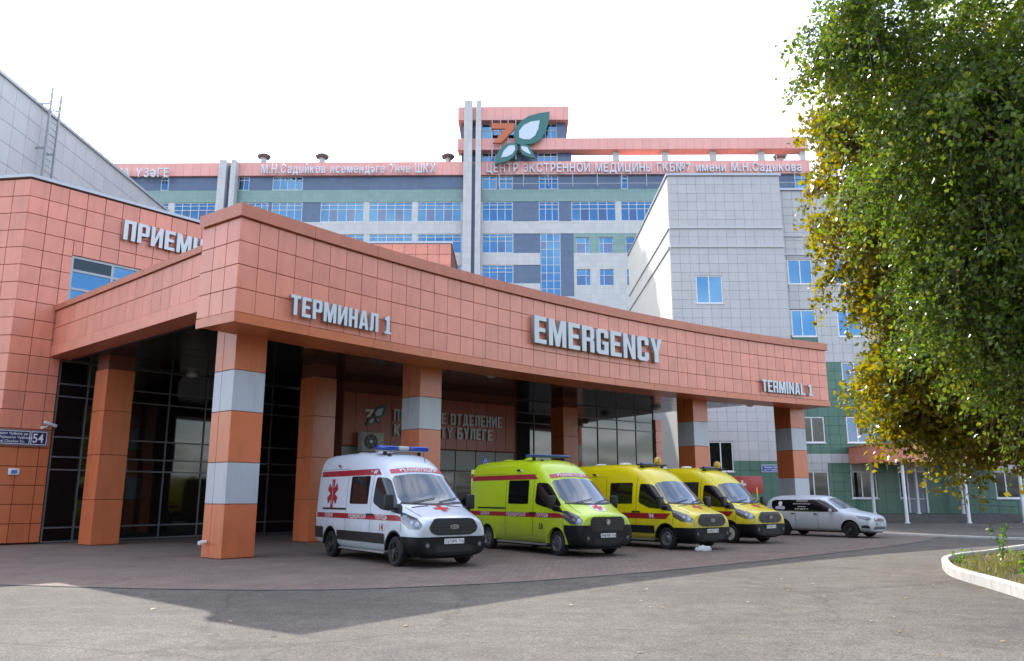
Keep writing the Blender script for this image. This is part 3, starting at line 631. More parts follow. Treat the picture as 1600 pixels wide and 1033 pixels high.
MB().tube([(0, 0, 3), (0, 0, 17.6), (.2, 0, 18.1), (.5, .2, 18.2)], .07, 8).build('pipe', STEEL, dp, True)
for k in range(5): MB().lathe([(.0, 0), (.11, 0), (.11, .06), (0, .06)], 10, c=(0, 0, 4.5 + k * 3)).build('bracket', STEEL, dp)
WY = 53.6; wl_ = bxr; wtop = 23.05
wng = empty('clinic_wing', (wl_, WY, 0), 0, label='white and green tiled clinic wing with rows of windows behind the trees', cat='building')
MB().box(0, 34, .14, 14, .02, wtop - .1).build('wall_core', WJOINT, wng)
wx = lambda u, v: at_y(u, v, WY).x - wl_; wz = lambda v, u=1280: at_y(u, v, WY).z
cols = [(wx(1231, 424), wx(1270, 424)), (wx(1302, 424), wx(1342, 424))]
wins = []
zr = [(wz(444), wz(405)), (wz(526), wz(484)), (wz(610), wz(566)), (wz(692), wz(651)), (wz(779), wz(736))]
for j, (za_, zb_) in enumerate(zr):
    for k in range(10):
        x0 = cols[0][0] + k * (cols[1][0] - cols[0][0])
        if j == 4 and k in (3,): continue
        wins.append((x0, x0 + 1.72, za_, zb_))
door = (wx(1420, 770), wx(1447, 770), .55, 3.1)
def wm(x, z):
    if z < 3.5 or 4.62 < z < 10.75 or (10.75 <= z < zr[1][0] and .2 < x < 2.4): return GTILE
    return WTILE
tile_wall(wng, 0, 34, .05, wtop - .12, .68, .625, 0, .14, wm, wins + [door], .010)
for k, wv in enumerate(wins):
    window(wng, *wv, .06, [.42 if k % 3 else .5], [], PVC, GLASSB if wv[2] > 11 else (GLASSV if wv[2] > 4.5 and k % 2 else GLASSD), .08, .07, True, edge=.09)
for z in (wz(369), wz(398)):
    for k in range(8): MB().box(34 * k / 8 + .003, 34 * (k + 1) / 8 - .003, -.09, -.002, z - .06, z + .06).build('string_course', MATS['pale_trim'], wng)
MB().box(.05, 34.1, -.12, 14, wtop - .1, wtop + .06).build('coping', GREYC, wng)
dd = MB().box(door[0] + .04, door[1] - .04, .05, .11, door[2], door[3] - .04).build('door', mat('grey_door', (.17, .18, .21), .45), wng)
MB().box(door[1] - .25, door[1] - .2, -.0, .05, 1.4, 1.75).build('handle', STEEL, dd)
MB().box(door[0] - .08, door[0] + .03, -.03, .1, .55, 3.15).box(door[1] - .03, door[1] + .08, -.03, .1, .55, 3.15).box(door[0] - .08, door[1] + .08, -.03, .1, 3.155, 3.25).build('door_frame', PVC, wng)
# entrance porch
f1, f2 = at_z(1424, 818), at_z(1508, 817)
px0, px1 = f1.x - 1.6, f2.x + 4.5; pyf = 49.6
por = empty('entrance_porch', (px0, pyf, 0), 0, label='flat coral roofed porch on slim white posts at the clinic wing door', cat='porch')
pw = px1 - px0; pdp = WY - pyf - .05
zr0, zr1 = 3.68, 4.75
MB().prism([(.0, 1.2), (.5, .25), (1.4, -.25), (pw, -.25), (pw, pdp), (0, pdp)], zr0, zr1).build('roof', PINK, por)
MB().prism([(.0 - .04, 1.2), (.47, .22), (1.38, -.3), (pw + .03, -.3), (pw + .03, pdp), (-.04, pdp)], zr1, zr1 + .07).build('roof_edge', COPE, por)
for x, y in ((f1.x - px0, .1), (f2.x - px0, .3), (f2.x - px0 + 3.4, .3), (.9, 2.9), (f1.x - px0 + 2.2, 3.0), (f2.x - px0 + 1.2, 3.0)):
    zb_ = 0 if y < 1 else .5
    MB().lathe([(0, zb_), (.16, zb_), (.16, zb_ + .05), (.1, zb_ + .06), (.1, zr0), (0, zr0)], 14, c=(x, y, 0)).build('post', PVC, por, True)
st = MB()
for k in range(3): st.box(.35 + .0 * k, pw - .3, .75 + k * .34, pdp, .004 + k * .165, .165 * (k + 1))
st.build('steps', mat('dark_granite', (.085, .075, .072), .7, noise=.2), por)
rl = empty('ramp_railing', (f2.x + .3, 51.4, 0), 0, label='thin dark grey handrail of the ramp along the clinic wing wall', cat='railing')
rb = MB(); n = 9
for z in (.62, 1.0): rb.tube([(0, 0, z + .5), (1.2, 0, z + .45), (10.5, -.2, z)], .03, 6)
rb.build('rail', mat('dark_rail', (.09, .095, .11), .5), rl, True)
for k in range(n):
    x = .1 + k * 1.2; t = .5 * max(0, 1 - x / 10.5)
    MB().tube([(x, -.02 * k, 0), (x, -.02 * k, 1.0 + t)], .025, 6).build('post', MATS['dark_rail'], rl, True)
MB().prism([(0, .25), (10.5, .1), (10.5, 1.5), (0, 1.5)], .004, .3).build('ramp', CONC, rl)
# ------------------------------------------------------------------ white building on the left
LX, LY0, LY1 = -26.8, 30.0, 58.8; lt = 23.35
lef = empty('left_white_building', (LX, LY0, 0), R(90), label='white tiled building with a sloping looking roofline and a steel ladder on the left', cat='building')
ll = LY1 - LY0
lef['label'] = 'white tiled building behind the coral reception building, with a steel roof ladder on it'
MB().box(0, ll, .05, 12, .02, lt - .1).build('wall_core', WJOINT, lef)
tile_wall(lef, 0, ll, lt - 10.15, lt - .1, 1.18, 1.12, 0, .05, lambda x, z: WTILE, (), .02)
MB().box(-.1, ll + .1, -.12, 12, lt - .1, lt + .08).build('coping', GREYC, lef)
MB().box(0, ll, -.1, -.002, lt - 5.7, lt - 5.5).build('string_course', MATS['pale_trim'], lef)
lp = at_plane(72, 165, (LX, 0), R(90)); ly = lp.y
lad = empty('roof_ladder', (LX + .55, ly, lt), 0, label='grey steel ladder with hoops leading onto the roof of the left white building', cat='ladder')
for y in (-.45, .45):
    MB().box(-.06, .06, y - .05, y + .05, -7.5, 1.1).build('rail', STEEL, lad)
    MB().tube([(0, y, 1.1), (0, y, 2.3), (-1.5, y, 2.3), (-1.5, y, .1)], .03, 6).build('hoop', STEEL, lad)
for k in range(22): MB().tube([(0, -.45, -7.3 + k * .38), (0, .45, -7.3 + k * .38)], .025, 6).build('rung', STEEL, lad)
for z in (-5.5, -2.6, .1):
    for y in (-.45, .45): MB().box(-.55, .0, y - .04, y + .04, z, z + .09).build('bracket', STEEL, lad)
# ------------------------------------------------------------------ vehicles (local x forward, y left, origin under the front axle)
RED = mat('red_decal', (.31, .008, .022), .4); WHITEP = mat('white_decal', (.75, .75, .75), .4)
def paint(name, col):
    if name in MATS: return MATS[name]
    m = mat(name, col, .34, spec=.5, coat=.55, noise=.03, nscale=1.5); t = m.node_tree; p = t.nodes['Principled BSDF']; L = t.links.new   # road film on the lower panels
    src = p.inputs['Base Color'].links[0].from_socket; g = nd(t, 'ShaderNodeTexCoord'); sp_ = nd(t, 'ShaderNodeSeparateXYZ'); L(g.outputs['Object'], sp_.inputs[0])
    nz = nd(t, 'ShaderNodeTexNoise'); nz.inputs['Scale'].default_value = 3.5; nz.inputs['Detail'].default_value = 6; L(g.outputs['Object'], nz.inputs['Vector'])
    ma = nd(t, 'ShaderNodeMath', operation='MULTIPLY_ADD'); L(nz.outputs[0], ma.inputs[0]); ma.inputs[1].default_value = -1.1; L(sp_.outputs[2], ma.inputs[2])
    mr = nd(t, 'ShaderNodeMapRange'); L(ma.outputs[0], mr.inputs[0]); mr.inputs[1].default_value = -.1; mr.inputs[2].default_value = .6; mr.inputs[3].default_value = .38; mr.inputs[4].default_value = .0
    mx = nd(t, 'ShaderNodeMix', data_type='RGBA'); L(mr.outputs[0], mx.inputs[0]); L(src, mx.inputs[6]); mx.inputs[7].default_value = (.13, .115, .10, 1); L(mx.outputs[2], p.inputs['Base Color']); return m
CARGLASS = mat('car_glass', (.007, .008, .009), .03, spec=.65)
WSCREEN = mat('windscreen', (.035, .042, .05), .04, spec=1.0, coat=1.0)
def lamp_mat():
    m = mat('headlamp', (.11, .115, .125), .2, metal=.7, coat=1); t = m.node_tree; p = t.nodes['Principled BSDF']
    g = nd(t, 'ShaderNodeNewGeometry'); v = nd(t, 'ShaderNodeTexVoronoi'); v.inputs['Scale'].default_value = 14; t.links.new(g.outputs['Position'], v.inputs['Vector'])
    b = nd(t, 'ShaderNodeBump'); b.inputs['Strength'].default_value = .25; b.inputs['Distance'].default_value = .02; t.links.new(v.outputs['Distance'], b.inputs['Height']); t.links.new(b.outputs[0], p.inputs['Normal']); return m
HEADL = lamp_mat()
BLUEL = mat('blue_lens', (.012, .05, .36), .15, coat=.8); AMBER = mat('amber_lens', (.55, .33, .01), .15, coat=.8)
def loft(stations, wheels, wr, name, well=.095, lev=2):
    """subdivision loft through cross sections, wheel housings cut out; returns a mesh with slot 0 paint, slot 1 dark housing"""
    n = len(stations[0][1]); vs = []; fs = []
    for x, ring in stations:
        vs += [(x, -y, z) for y, z in ring] + [(x, y, z) for y, z in reversed(ring[1:-1])]
    m = 2 * n - 2
    for i in range(len(stations) - 1):
        for k in range(m): fs.append((i * m + k, i * m + (k + 1) % m, (i + 1) * m + (k + 1) % m, (i + 1) * m + k))
    for i, rev in ((0, False), (len(stations) - 1, True)):
        o = i * m; q = [(o, o + 1, o + m - 1)] + [(o + k, o + k + 1, o + m - k - 1, o + m - k) for k in range(1, n - 2)] + [(o + n - 2, o + n - 1, o + n)]
        fs += [f[::-1] if rev else f for f in q]
    me = bpy.data.meshes.new(name); me.from_pydata(vs, [], fs)
    bm = bmesh.new(); bm.from_mesh(me); bmesh.ops.recalc_face_normals(bm, faces=bm.faces); bm.to_mesh(me); bm.free()
    o = bpy.data.objects.new(name, me); COL.objects.link(o)
    s = o.modifiers.new('s', 'SUBSURF'); s.levels = lev; s.render_levels = lev
    c = MB()
    for x, w in wheels:
        for sg in (-1, 1):
            y0, y1 = sorted((sg * (w - .36), sg * (w + .35)))
            c.lathe([(0, y0), (wr + well, y0), (wr + well, y1), (0, y1)], 32, 'y', c=(x, 0, wr + .015))
    co = bpy.data.objects.new('cutter', c.mesh('cutter', DARK)); COL.objects.link(co)
    bm = bmesh.new(); bm.from_mesh(co.data); bmesh.ops.remove_doubles(bm, verts=bm.verts, dist=1e-5); bmesh.ops.recalc_face_normals(bm, faces=bm.faces); bm.to_mesh(co.data); bm.free()
    b = o.modifiers.new('b', 'BOOLEAN'); b.operation = 'DIFFERENCE'; b.object = co; b.solver = 'EXACT'
    out = ev_mesh(o); bpy.data.objects.remove(o); bpy.data.objects.remove(co); out.name = name
    out.materials.clear(); out.materials.append(WHTB); out.materials.append(DARK)
    for p in out.polygons:
        p.use_smooth = True; p.material_index = 0
        for x, w in wheels:
            if math.hypot(p.center.x - x, p.center.z - wr - .015) < wr + well - .004 + .006 and abs(p.center.y) < w + .02 and (abs(p.normal.y) < .3 or abs(p.center.y) < w - .3): p.material_index = 1
    out.set_sharp_from_angle(angle=R(38)); return out
class Body:
    def __init__(s, me):
        bm = bmesh.new(); bm.from_mesh(me); s.t = BVHTree.FromBMesh(bm); bm.free(); s.me = me
    def hit(s, p, d, off):
        p = Vector(p); d = Vector(d).normalized(); h, n, i, _ = s.t.ray_cast(p - d * 4, d)
        if h is None: h, n, i, _ = s.t.find_nearest(p)
        if n.dot(d) > 0: n = -n
        return h + n * off
    def patch(s, name, outline, fr, m, parent, off=.006, step=.12, smooth=True, **k):
        """outline in plane coordinates laid onto the body surface; fr = (origin, U, V, direction)"""
        O, U, V, D = [Vector(q) for q in fr]; bm = bmesh.new()
        if isinstance(outline, bpy.types.Mesh): bm.from_mesh(outline)
        else: bm.faces.new([bm.verts.new((x, y, 0)) for x, y in outline])
        for ax in (0, 1):
            cs = [v.co[ax] for v in bm.verts]; lo, hi = min(cs), max(cs); c = lo + step
            while c < hi - .01:
                pn = [0, 0, 0]; pn[ax] = 1; pc = [0, 0, 0]; pc[ax] = c
                bmesh.ops.bisect_plane(bm, geom=bm.verts[:] + bm.edges[:] + bm.faces[:], plane_co=pc, plane_no=pn); c += step
        for v in bm.verts: v.co = s.hit(O + U * v.co.x + V * v.co.y, D, off)
        bm.normal_update()
        for f in bm.faces:
            if f.normal.dot(D) > 0: f.normal_flip()
            f.smooth = smooth
        me = bpy.data.meshes.new(name); bm.to_mesh(me); bm.free(); me.materials.clear(); me.materials.append(m)
        return tag(link(bpy.data.objects.new(name, me), parent), **k)
    def shell(s, name, planes, m, parent, off=.012):
        """the body skin kept inside the given half spaces, set proud by off"""
        bm = bmesh.new(); bm.from_mesh(s.me)
        bmesh.ops.delete(bm, geom=[f for f in bm.faces if f.material_index == 1], context='FACES')
        for co, no in planes: bmesh.ops.bisect_plane(bm, geom=bm.verts[:] + bm.edges[:] + bm.faces[:], plane_co=co, plane_no=no, clear_outer=True)
        bm.normal_update(); nn = {v: v.normal.copy() for v in bm.verts}
        for v in bm.verts: v.co += nn[v] * off
        ex = bmesh.ops.extrude_face_region(bm, geom=bm.faces[:])
        for v in [g for g in ex['geom'] if isinstance(g, bmesh.types.BMVert)]: v.co += Vector((0, 0, 0))
        bnd = {v: v for v in bm.verts}
        for g in ex['geom']:
            if isinstance(g, bmesh.types.BMFace): pass
        me = bpy.data.meshes.new(name); bm.to_mesh(me); bm.free(); me.materials.clear(); me.materials.append(m)
        for p in me.polygons: p.use_smooth = True; p.material_index = 0
        return link(bpy.data.objects.new(name, me), parent)
def rounded(pts, r=.06, n=4):
    out = []; L = len(pts)
    for i in range(L):
        p, a, b = Vector(pts[i]), Vector(pts[i - 1]), Vector(pts[(i + 1) % L]); da, db = (a - p), (b - p); rr = min(r, da.length * .45, db.length * .45)
        q0, q1 = p + da.normalized() * rr, p + db.normalized() * rr
        for k in range(n + 1): t = k / n; out.append(tuple(q0 * (1 - t) ** 2 + p * 2 * t * (1 - t) + q1 * t * t))
    return out
def rect(x0, x1, z0, z1): return [(x0, z0), (x1, z0), (x1, z1), (x0, z1)]
def add_wheel(root, x, y, r, w, rimm, style, n=5):
    """wheel (disc) with tyre and hub as sub-parts; y < 0 is the right side"""
    sg = -1 if y < 0 else 1; ri = r * .64
    d = MB().lathe([(ri, -w / 2), (ri, w / 2 - .01), (ri * .95, w / 2), (ri * .9, w / 2 - .03), (ri * .55, w / 2 - (.05 if style != 'cap' else .01)), (ri * .3, w / 2 - .01), (0, w / 2 + .005)], 28, 'y')
    if style == 'spoke':
        for k in range(n):
            for da in (-.12, .12):
                a = k * 2 * math.pi / n + da; ca, sa = math.cos(a), math.sin(a); h = .012
                pts = [(ri * .2 * ca - h * sa, w / 2 - .015, ri * .2 * sa + h * ca), (ri * .9 * ca - h * 1.6 * sa, w / 2 - .005, ri * .9 * sa + h * 1.6 * ca), (ri * .9 * ca + h * 1.6 * sa, w / 2 - .005, ri * .9 * sa - h * 1.6 * ca), (ri * .2 * ca + h * sa, w / 2 - .015, ri * .2 * sa - h * ca)]
                d.add(pts + [(p[0], p[1] - .04, p[2]) for p in pts], [(3, 2, 1, 0), (0, 1, 5, 4), (1, 2, 6, 5), (2, 3, 7, 6), (3, 0, 4, 7)])
    me = d.mesh('wheel', rimm, True); wh = put('wheel', me, root, (x, y, r), (0, 0, 0 if sg > 0 else math.pi))
    MB().lathe([(ri, -w / 2 + .01), (r * .86, -w / 2), (r * .97, -w / 2 + .025), (r, -w / 2 + .06), (r, w / 2 - .06), (r * .97, w / 2 - .025), (r * .86, w / 2), (ri * 1.0, w / 2 - .012)], 36, 'y').build('tyre', RUBBER, wh, True)
    hb = MB()
    for k in range(5):
        a = k * 2 * math.pi / 5; hb.lathe([(.012, w / 2 - .03), (.012, w / 2 + .012), (0, w / 2 + .012)], 6, 'y', c=(ri * .34 * math.cos(a), 0, ri * .34 * math.sin(a)))
    hb.lathe([(.055, w / 2 - .03), (.05, w / 2 + .02), (0, w / 2 + .025)], 14, 'y'); hb.build('hub', mat('hub_grey', (.08, .08, .085), .45, metal=.4), wh, True)
SIDE = lambda sg: ((0, sg * .2, 0), (1, 0, 0), (0, 0, 1), (0, -sg, 0))
FRONT = ((2, 0, 0), (0, 1, 0), (0, 0, 1), (-1, 0, 0))
TOPF = ((0, 0, 3), (1, 0, 0), (0, 1, 0), (0, 0, -1))
def text_patch(B, body, size, x, z, fr, m, parent, off, sx=1.0, name='lettering', bold=.02, mid=False, flip=False):
    src = text_mesh(body, size, bold, 0, sx); me = src.copy(); xs = [v.co.x for v in me.vertices]; w = max(xs)
    for v in me.vertices: v.co = (x + (v.co.x - (w / 2 if mid else 0)) * (-1 if flip else 1), z + v.co.y, 0)
    o = B.patch(name, me, fr, m, parent, off, .09, False); bpy.data.meshes.remove(me); return o
def cross_pts(r, t): return [(-t, -r), (t, -r), (t, -t), (r, -t), (r, t), (t, t), (t, r), (-t, r), (-t, t), (-r, t), (-r, -t), (-t, -t)]
def plate(B, parent, x, z, txt, w=.52, h=.112):
    p = B.hit((x + 1, 0, z), (-1, 0, 0), .03)
    o = MB().box(-.012, .012, -w / 2, w / 2, -h / 2, h / 2).build('number_plate', WHITEP, parent); o.location = p
    me = text_mesh(txt, .105, .01, .001, .92).copy(); xs = [v.co.x for v in me.vertices]; mx = max(xs)
    for v in me.vertices: v.co = (.0135 + v.co.z, (v.co.x - mx / 2), v.co.y - .037)
    me.materials.clear(); me.materials.append(BLACKP); link(bpy.data.objects.new('lettering', me), o)
    fr = MB(); fr.box(-.02, .006, -w / 2 - .015, w / 2 + .015, -h / 2 - .014, -h / 2).box(-.02, .006, -w / 2 - .015, w / 2 + .015, h / 2, h / 2 + .014).build('plate_frame', BLACKP, o)
def mirror(parent, x, y, z, h=.36, w=.20):
    sg = -1 if y < 0 else 1; b = MB()
    pts = [(x, y + sg * .02), (x + .02, y + sg * (w + .06)), (x - .10, y + sg * (w + .08)), (x - .14, y + sg * .06)]
    if sg < 0: pts = pts[::-1]
    b.prism(pts[::-1], z, z + h)
    o = b.build('mirror', BLACKP, parent); bev(o, .035)
    MB().tube([(x + .05, y - sg * .06, z + .04), (x - .05, y + sg * .1, z + .06)], .03, 8).build('mirror_arm', BLACKP, o)
    return o
def bev(o, w, seg=3):
    bm = bmesh.new(); bm.from_mesh(o.data); bmesh.ops.recalc_face_normals(bm, faces=bm.faces); bmesh.ops.bevel(bm, geom=bm.edges[:], offset=w, segments=seg, affect='EDGES', profile=.5, clamp_overlap=True)
    for f in bm.faces: f.smooth = True
    bm.to_mesh(o.data); bm.free(); o.data.set_sharp_from_angle(angle=R(40)); return o
def star_of_life(B, parent, x, z, s, fr):
    for k in range(6):
        a = k * math.pi / 3
        pts = [(x + (px * math.cos(a) - py * math.sin(a)) * s * .9, z + (px * math.sin(a) + py * math.cos(a)) * s) for px, py in ((-.20, .30), (.20, .30), (.25, .92), (-.25, .92))]
        B.patch('emblem_arm', pts, fr, RED, parent, .005 + .0004 * k)
    B.patch('emblem_arm', [(x + .36 * s * .9 * math.cos(q * math.pi / 6), z + .36 * s * math.sin(q * math.pi / 6)) for q in range(12)], fr, RED, parent, .0035)
    B.patch('emblem_staff', rect(x - .02 * s, x + .02 * s, z - .7 * s, z + .7 * s), fr, WHITEP, parent, .010)
# ---- tall panel vans
def van_stations(kind):
    lo = lambda yb, w, zl, zm, zb=.24: [(0, zb), (yb, zb), (w, zl), (w + .012, zm)]
    if kind == 'transit':
        return [(1.04, [(0, .28), (.64, .28), (.80, .40), (.82, .62), (.80, .82), (.74, .98), (.54, 1.06), (.28, 1.08), (0, 1.085)]),
                (1.02, [(0, .26), (.70, .26), (.85, .40), (.87, .63), (.85, .85), (.77, 1.02), (.58, 1.09), (.3, 1.115), (0, 1.12)]),
                (.90, [(0, .24), (.80, .24), (.945, .42), (.955, .66), (.935, .90), (.85, 1.08), (.65, 1.14), (.32, 1.175), (0, 1.185)]),
                (.66, lo(.88, .985, .42, .70) + [(.97, .97), (.90, 1.13), (.72, 1.20), (.36, 1.245), (0, 1.26)]),
                (.40, lo(.9, 1.0, .44, .74) + [(.99, 1.04), (.93, 1.20), (.77, 1.285), (.38, 1.335), (0, 1.35)]),
                (.12, lo(.9, 1.01, .44, .76) + [(1.005, 1.12), (.955, 1.285), (.80, 1.37), (.42, 1.425), (0, 1.44)]),
                (-.06, lo(.9, 1.01, .44, .76) + [(1.01, 1.17), (.965, 1.38), (.82, 1.51), (.43, 1.59), (0, 1.61)]),
                (-.42, lo(.9, 1.01, .44, .76) + [(1.01, 1.22), (.955, 1.62), (.81, 1.86), (.44, 1.96), (0, 1.985)]),
                (-.70, lo(.9, 1.01, .44, .76) + [(1.01, 1.25), (.945, 1.78), (.81, 2.12), (.46, 2.25), (0, 2.28)]),
                (-1.05, lo(.9, 1.01, .44, .76) + [(1.01, 1.28), (.945, 1.90), (.82, 2.36), (.5, 2.51), (0, 2.54)]),
                (-1.55, lo(.9, 1.01, .44, .76) + [(1.01, 1.30), (.95, 2.02), (.85, 2.55), (.56, 2.69), (0, 2.72)]),
                (-2.20, lo(.9, 1.01, .44, .76) + [(1.01, 1.30), (.958, 2.06), (.89, 2.65), (.67, 2.77), (0, 2.795)]),
                (-3.75, lo(.9, 1.01, .44, .76) + [(1.01, 1.30), (.958, 2.06), (.89, 2.65), (.67, 2.77), (0, 2.795)]),
                (-4.60, lo(.9, 1.01, .44, .76, .28) + [(1.01, 1.30), (.955, 2.06), (.885, 2.64), (.66, 2.76), (0, 2.785)]),
                (-4.80, lo(.9, 1.00, .46, .76, .3) + [(1.00, 1.30), (.948, 2.05), (.875, 2.61), (.65, 2.73), (0, 2.755)]),
                (-4.86, lo(.85, .97, .48, .76, .36) + [(.97, 1.30), (.915, 2.02), (.83, 2.50), (.6, 2.64), (0, 2.66)]),
                (-4.88, lo(.7, .88, .52, .76, .42) + [(.88, 1.30), (.83, 1.95), (.75, 2.35), (.5, 2.5), (0, 2.52)])]
    return [(1.04, [(0, .30), (.66, .30), (.82, .42), (.85, .62), (.83, .82), (.77, .98), (.55, 1.06), (.28, 1.08), (0, 1.09)]),
            (1.02, [(0, .28), (.72, .28), (.87, .42), (.89, .64), (.87, .86), (.80, 1.03), (.6, 1.10), (.3, 1.125), (0, 1.135)]),
            (.88, [(0, .26), (.82, .26), (.955, .43), (.965, .67), (.945, .91), (.87, 1.10), (.66, 1.17), (.34, 1.205), (0, 1.215)]),
            (.62, lo(.88, .985, .44, .72) + [(.975, .98), (.91, 1.16), (.72, 1.25), (.36, 1.31), (0, 1.325)]),
            (.36, lo(.9, 1.0, .44, .74) + [(.99, 1.06), (.94, 1.27), (.77, 1.39), (.38, 1.46), (0, 1.48)]),
            (.10, lo(.9, 1.01, .44, .76) + [(1.005, 1.13), (.96, 1.41), (.80, 1.57), (.42, 1.66), (0, 1.68)]),
            (-.22, lo(.9, 1.01, .44, .76) + [(1.01, 1.18), (.955, 1.60), (.81, 1.83), (.43, 1.935), (0, 1.96)]),
            (-.55, lo(.9, 1.01, .44, .76) + [(1.01, 1.21), (.95, 1.77), (.81, 2.10), (.46, 2.22), (0, 2.25)]),
            (-.85, lo(.9, 1.01, .44, .76) + [(1.01, 1.25), (.95, 1.92), (.83, 2.36), (.5, 2.50), (0, 2.53)]),
            (-1.25, lo(.9, 1.01, .44, .76) + [(1.01, 1.28), (.955, 2.02), (.86, 2.56), (.56, 2.69), (0, 2.72)]),
            (-1.9, lo(.9, 1.01, .44, .76) + [(1.01, 1.30), (.965, 2.06), (.89, 2.65), (.64, 2.775), (0, 2.80)]),
            (-3.75, lo(.9, 1.01, .44, .76) + [(1.01, 1.30), (.965, 2.06), (.89, 2.65), (.64, 2.775), (0, 2.80)]),
            (-4.80, lo(.9, 1.01, .46, .76, .3) + [(1.01, 1.30), (.96, 2.06), (.885, 2.63), (.64, 2.755), (0, 2.78)]),
            (-4.92, lo(.85, .99, .48, .76, .36) + [(.99, 1.30), (.94, 2.04), (.86, 2.57), (.62, 2.69), (0, 2.71)]),
            (-4.94, lo(.7, .9, .52, .76, .42) + [(.9, 1.30), (.85, 1.98), (.78, 2.42), (.55, 2.55), (0, 2.57)])]
_bodies = {}
def van(kind, colour, label, P, heading, rimm, style, opt):
    """P = ground point under the near (right) front wheel"""
    if kind not in _bodies: _bodies[kind] = loft(van_stations(kind), [(0, 1.0), (-3.75, 1.0)], .345, 'van_body')
    me = _bodies[kind].copy(); pm = paint('paint_' + colour[0], colour[1]); me.materials[0] = pm; B = Body(me)
    hd = Vector((math.cos(heading), math.sin(heading))); right = Vector((hd.y, -hd.x)); org = Vector((P[0], P[1])) - right * .90
    r = empty('ambulance_van', (org.x, org.y, 0), heading, label=label, cat='ambulance', group='ambulances parked at the canopy')
    body = link(bpy.data.objects.new('body', me), r)
    for x in (0, -3.75):
        for y in (-.885, .885): add_wheel(r, x, y, .345, .225, rimm, style)
    tr = kind == 'transit'
    for sg in (-1, 1):
        s = SIDE(sg)
        # glazing
        fw = [(.02, 1.34), (-.10, 1.47), (-.62, 1.99), (-.78, 2.06), (-1.17, 2.08), (-1.20, 1.50), (-1.12, 1.43), (-.72, 1.30), (-.3, 1.27)] if tr else [(.16, 1.38), (-.42, 1.90), (-.60, 2.02), (-1.02, 2.04), (-1.06, 1.46), (-.9, 1.40), (-.5, 1.33)]
        dr = link(bpy.data.objects.new('front_door', bpy.data.meshes.new('front_door')), r) if False else None
        B.patch('door_window', rounded(fw, .07), s, CARGLASS, r, .010, .05)
        if not (opt.get('open_side') and sg < 0): B.patch('side_window', rounded(rect(-2.58, -1.50, 1.42, 2.12) if tr else rect(-2.52, -1.42, 1.42, 2.12), .06), s, CARGLASS, r, .007, .2)
        if opt.get('rear_glass'): B.patch('side_window', rounded(rect(-4.5, -2.85, 1.42, 2.10), .06), s, CARGLASS, r, .007, .25)
        # panel gaps
        SEAM = mat('panel_gap', (.02, .02, .02), .8); xr_ = (-1.32, -2.78) if tr else (-1.16, -2.66)
        for x in xr_ + ((-.02,) if False else ()): B.patch('panel_gap', rect(x - .007, x + .007, .5, 2.32), s, SEAM, r, .0035, .1)
        B.patch('panel_gap', rect(.30, .312, .80, 1.2), s, SEAM, r, .0035, .1)
        B.patch('panel_gap', [(-.36, .50), (-.345, .50), (-.20, .78), (-.215, .78)], s, SEAM, r, .0035, .1)
        B.patch('panel_gap', [(.12, sg * .80), (.12, sg * .812), (.80, sg * .72), (.80, sg * .708)], TOPF, SEAM, r, .0035, .08)
        B.patch('panel_gap', rect(-4.85, xr_[1], 2.325, 2.333), s, SEAM, r, .0035, .2)
        B.patch('door_rail', rect(-4.35, xr_[1] + .02, 1.26, 1.31), s, BLACKP, r, .006, .2)
        if tr:
            B.patch('side_moulding', rounded(rect(-3.27, -.48, .50, .74), .03), s, BLACKP, r, .020, .2); B.patch('side_moulding', rounded(rect(-4.84, -4.22, .50, .80), .03), s, BLACKP, r, .020, .2)
        for x in (0, -3.75):       # arch lips
            arch = [(x + .475 * math.cos(a), .36 + .475 * math.sin(a)) for a in [R(-2 + 184 * k / 16) for k in range(17)]] + [(x + .435 * math.cos(a), .36 + .435 * math.sin(a)) for a in [R(182 - 184 * k / 16) for k in range(17)]]
            b = MB(); q = [B.hit((px, sg * 1.0, max(pz, .44)), (0, -sg, 0), .012) for px, pz in arch]
            vs = [(px, sg * max(.97, abs(h.y)), pz) for (px, pz), h in zip(arch, q)]
            vs = [(v[0], sg * (1.018), v[2]) for v in vs]; n_ = 17
            b.add(vs + [(v[0], v[1] - sg * .10, v[2]) for v in vs], [(k, k + 1, 33 - k - 1, 33 - k) for k in range(16)] + [(k, 34 + k, 34 + k + 1, k + 1) for k in range(33)])
            b.build('arch_trim', BLACKP if tr else pm, r, True)
        hx_ = B.hit((-1.22 if tr else -1.05, sg * 1, 1.16), (0, -sg, 0), .02)
        for x in ((-1.22, -1.42) if tr else (-1.06, -1.26)):
            hh = B.hit((x, sg, 1.17), (0, -sg, 0), .018); o = MB().box(-.085, .085, -.02, .02, -.022, .022).build('door_handle', BLACKP, r); o.location = hh; bev(o, .015, 2)
        # red livery
        if opt['livery'] == 'full':
            B.patch('red_stripe', [(-4.83, 2.14), (-1.02, 2.14), (-1.22, 2.29), (-4.81, 2.29)], s, RED, r, .0045, .2)
            B.patch('red_stripe', [(-4.86, 1.045), (.55, 1.045), (.12, 1.175), (-4.86, 1.175)], s, RED, r, .0045, .15)
            if sg < 0:
                text_patch(B, 'СКОРАЯ', .14, -4.15, 1.063, s, WHITEP, r, .009, .95); text_patch(B, 'МЕДИЦИНСКАЯ', .14, -2.60, 1.063, s, WHITEP, r, .009, .95); text_patch(B, 'ПОМОЩЬ', .14, -1.0, 1.063, s, WHITEP, r, .009, .95)
        elif opt['livery'] == 'low':
            B.patch('red_stripe', [(-4.86, .95), (.02, .95), (.22, 1.13), (-4.86, 1.13)], s, RED, r, .0045, .15)
        if opt.get('number') and sg < 0: text_patch(B, opt['number'], .23, opt.get('nx', -.78), opt.get('nz', .80), s, opt.get('ncol', RED), r, .009, .95, bold=.012)
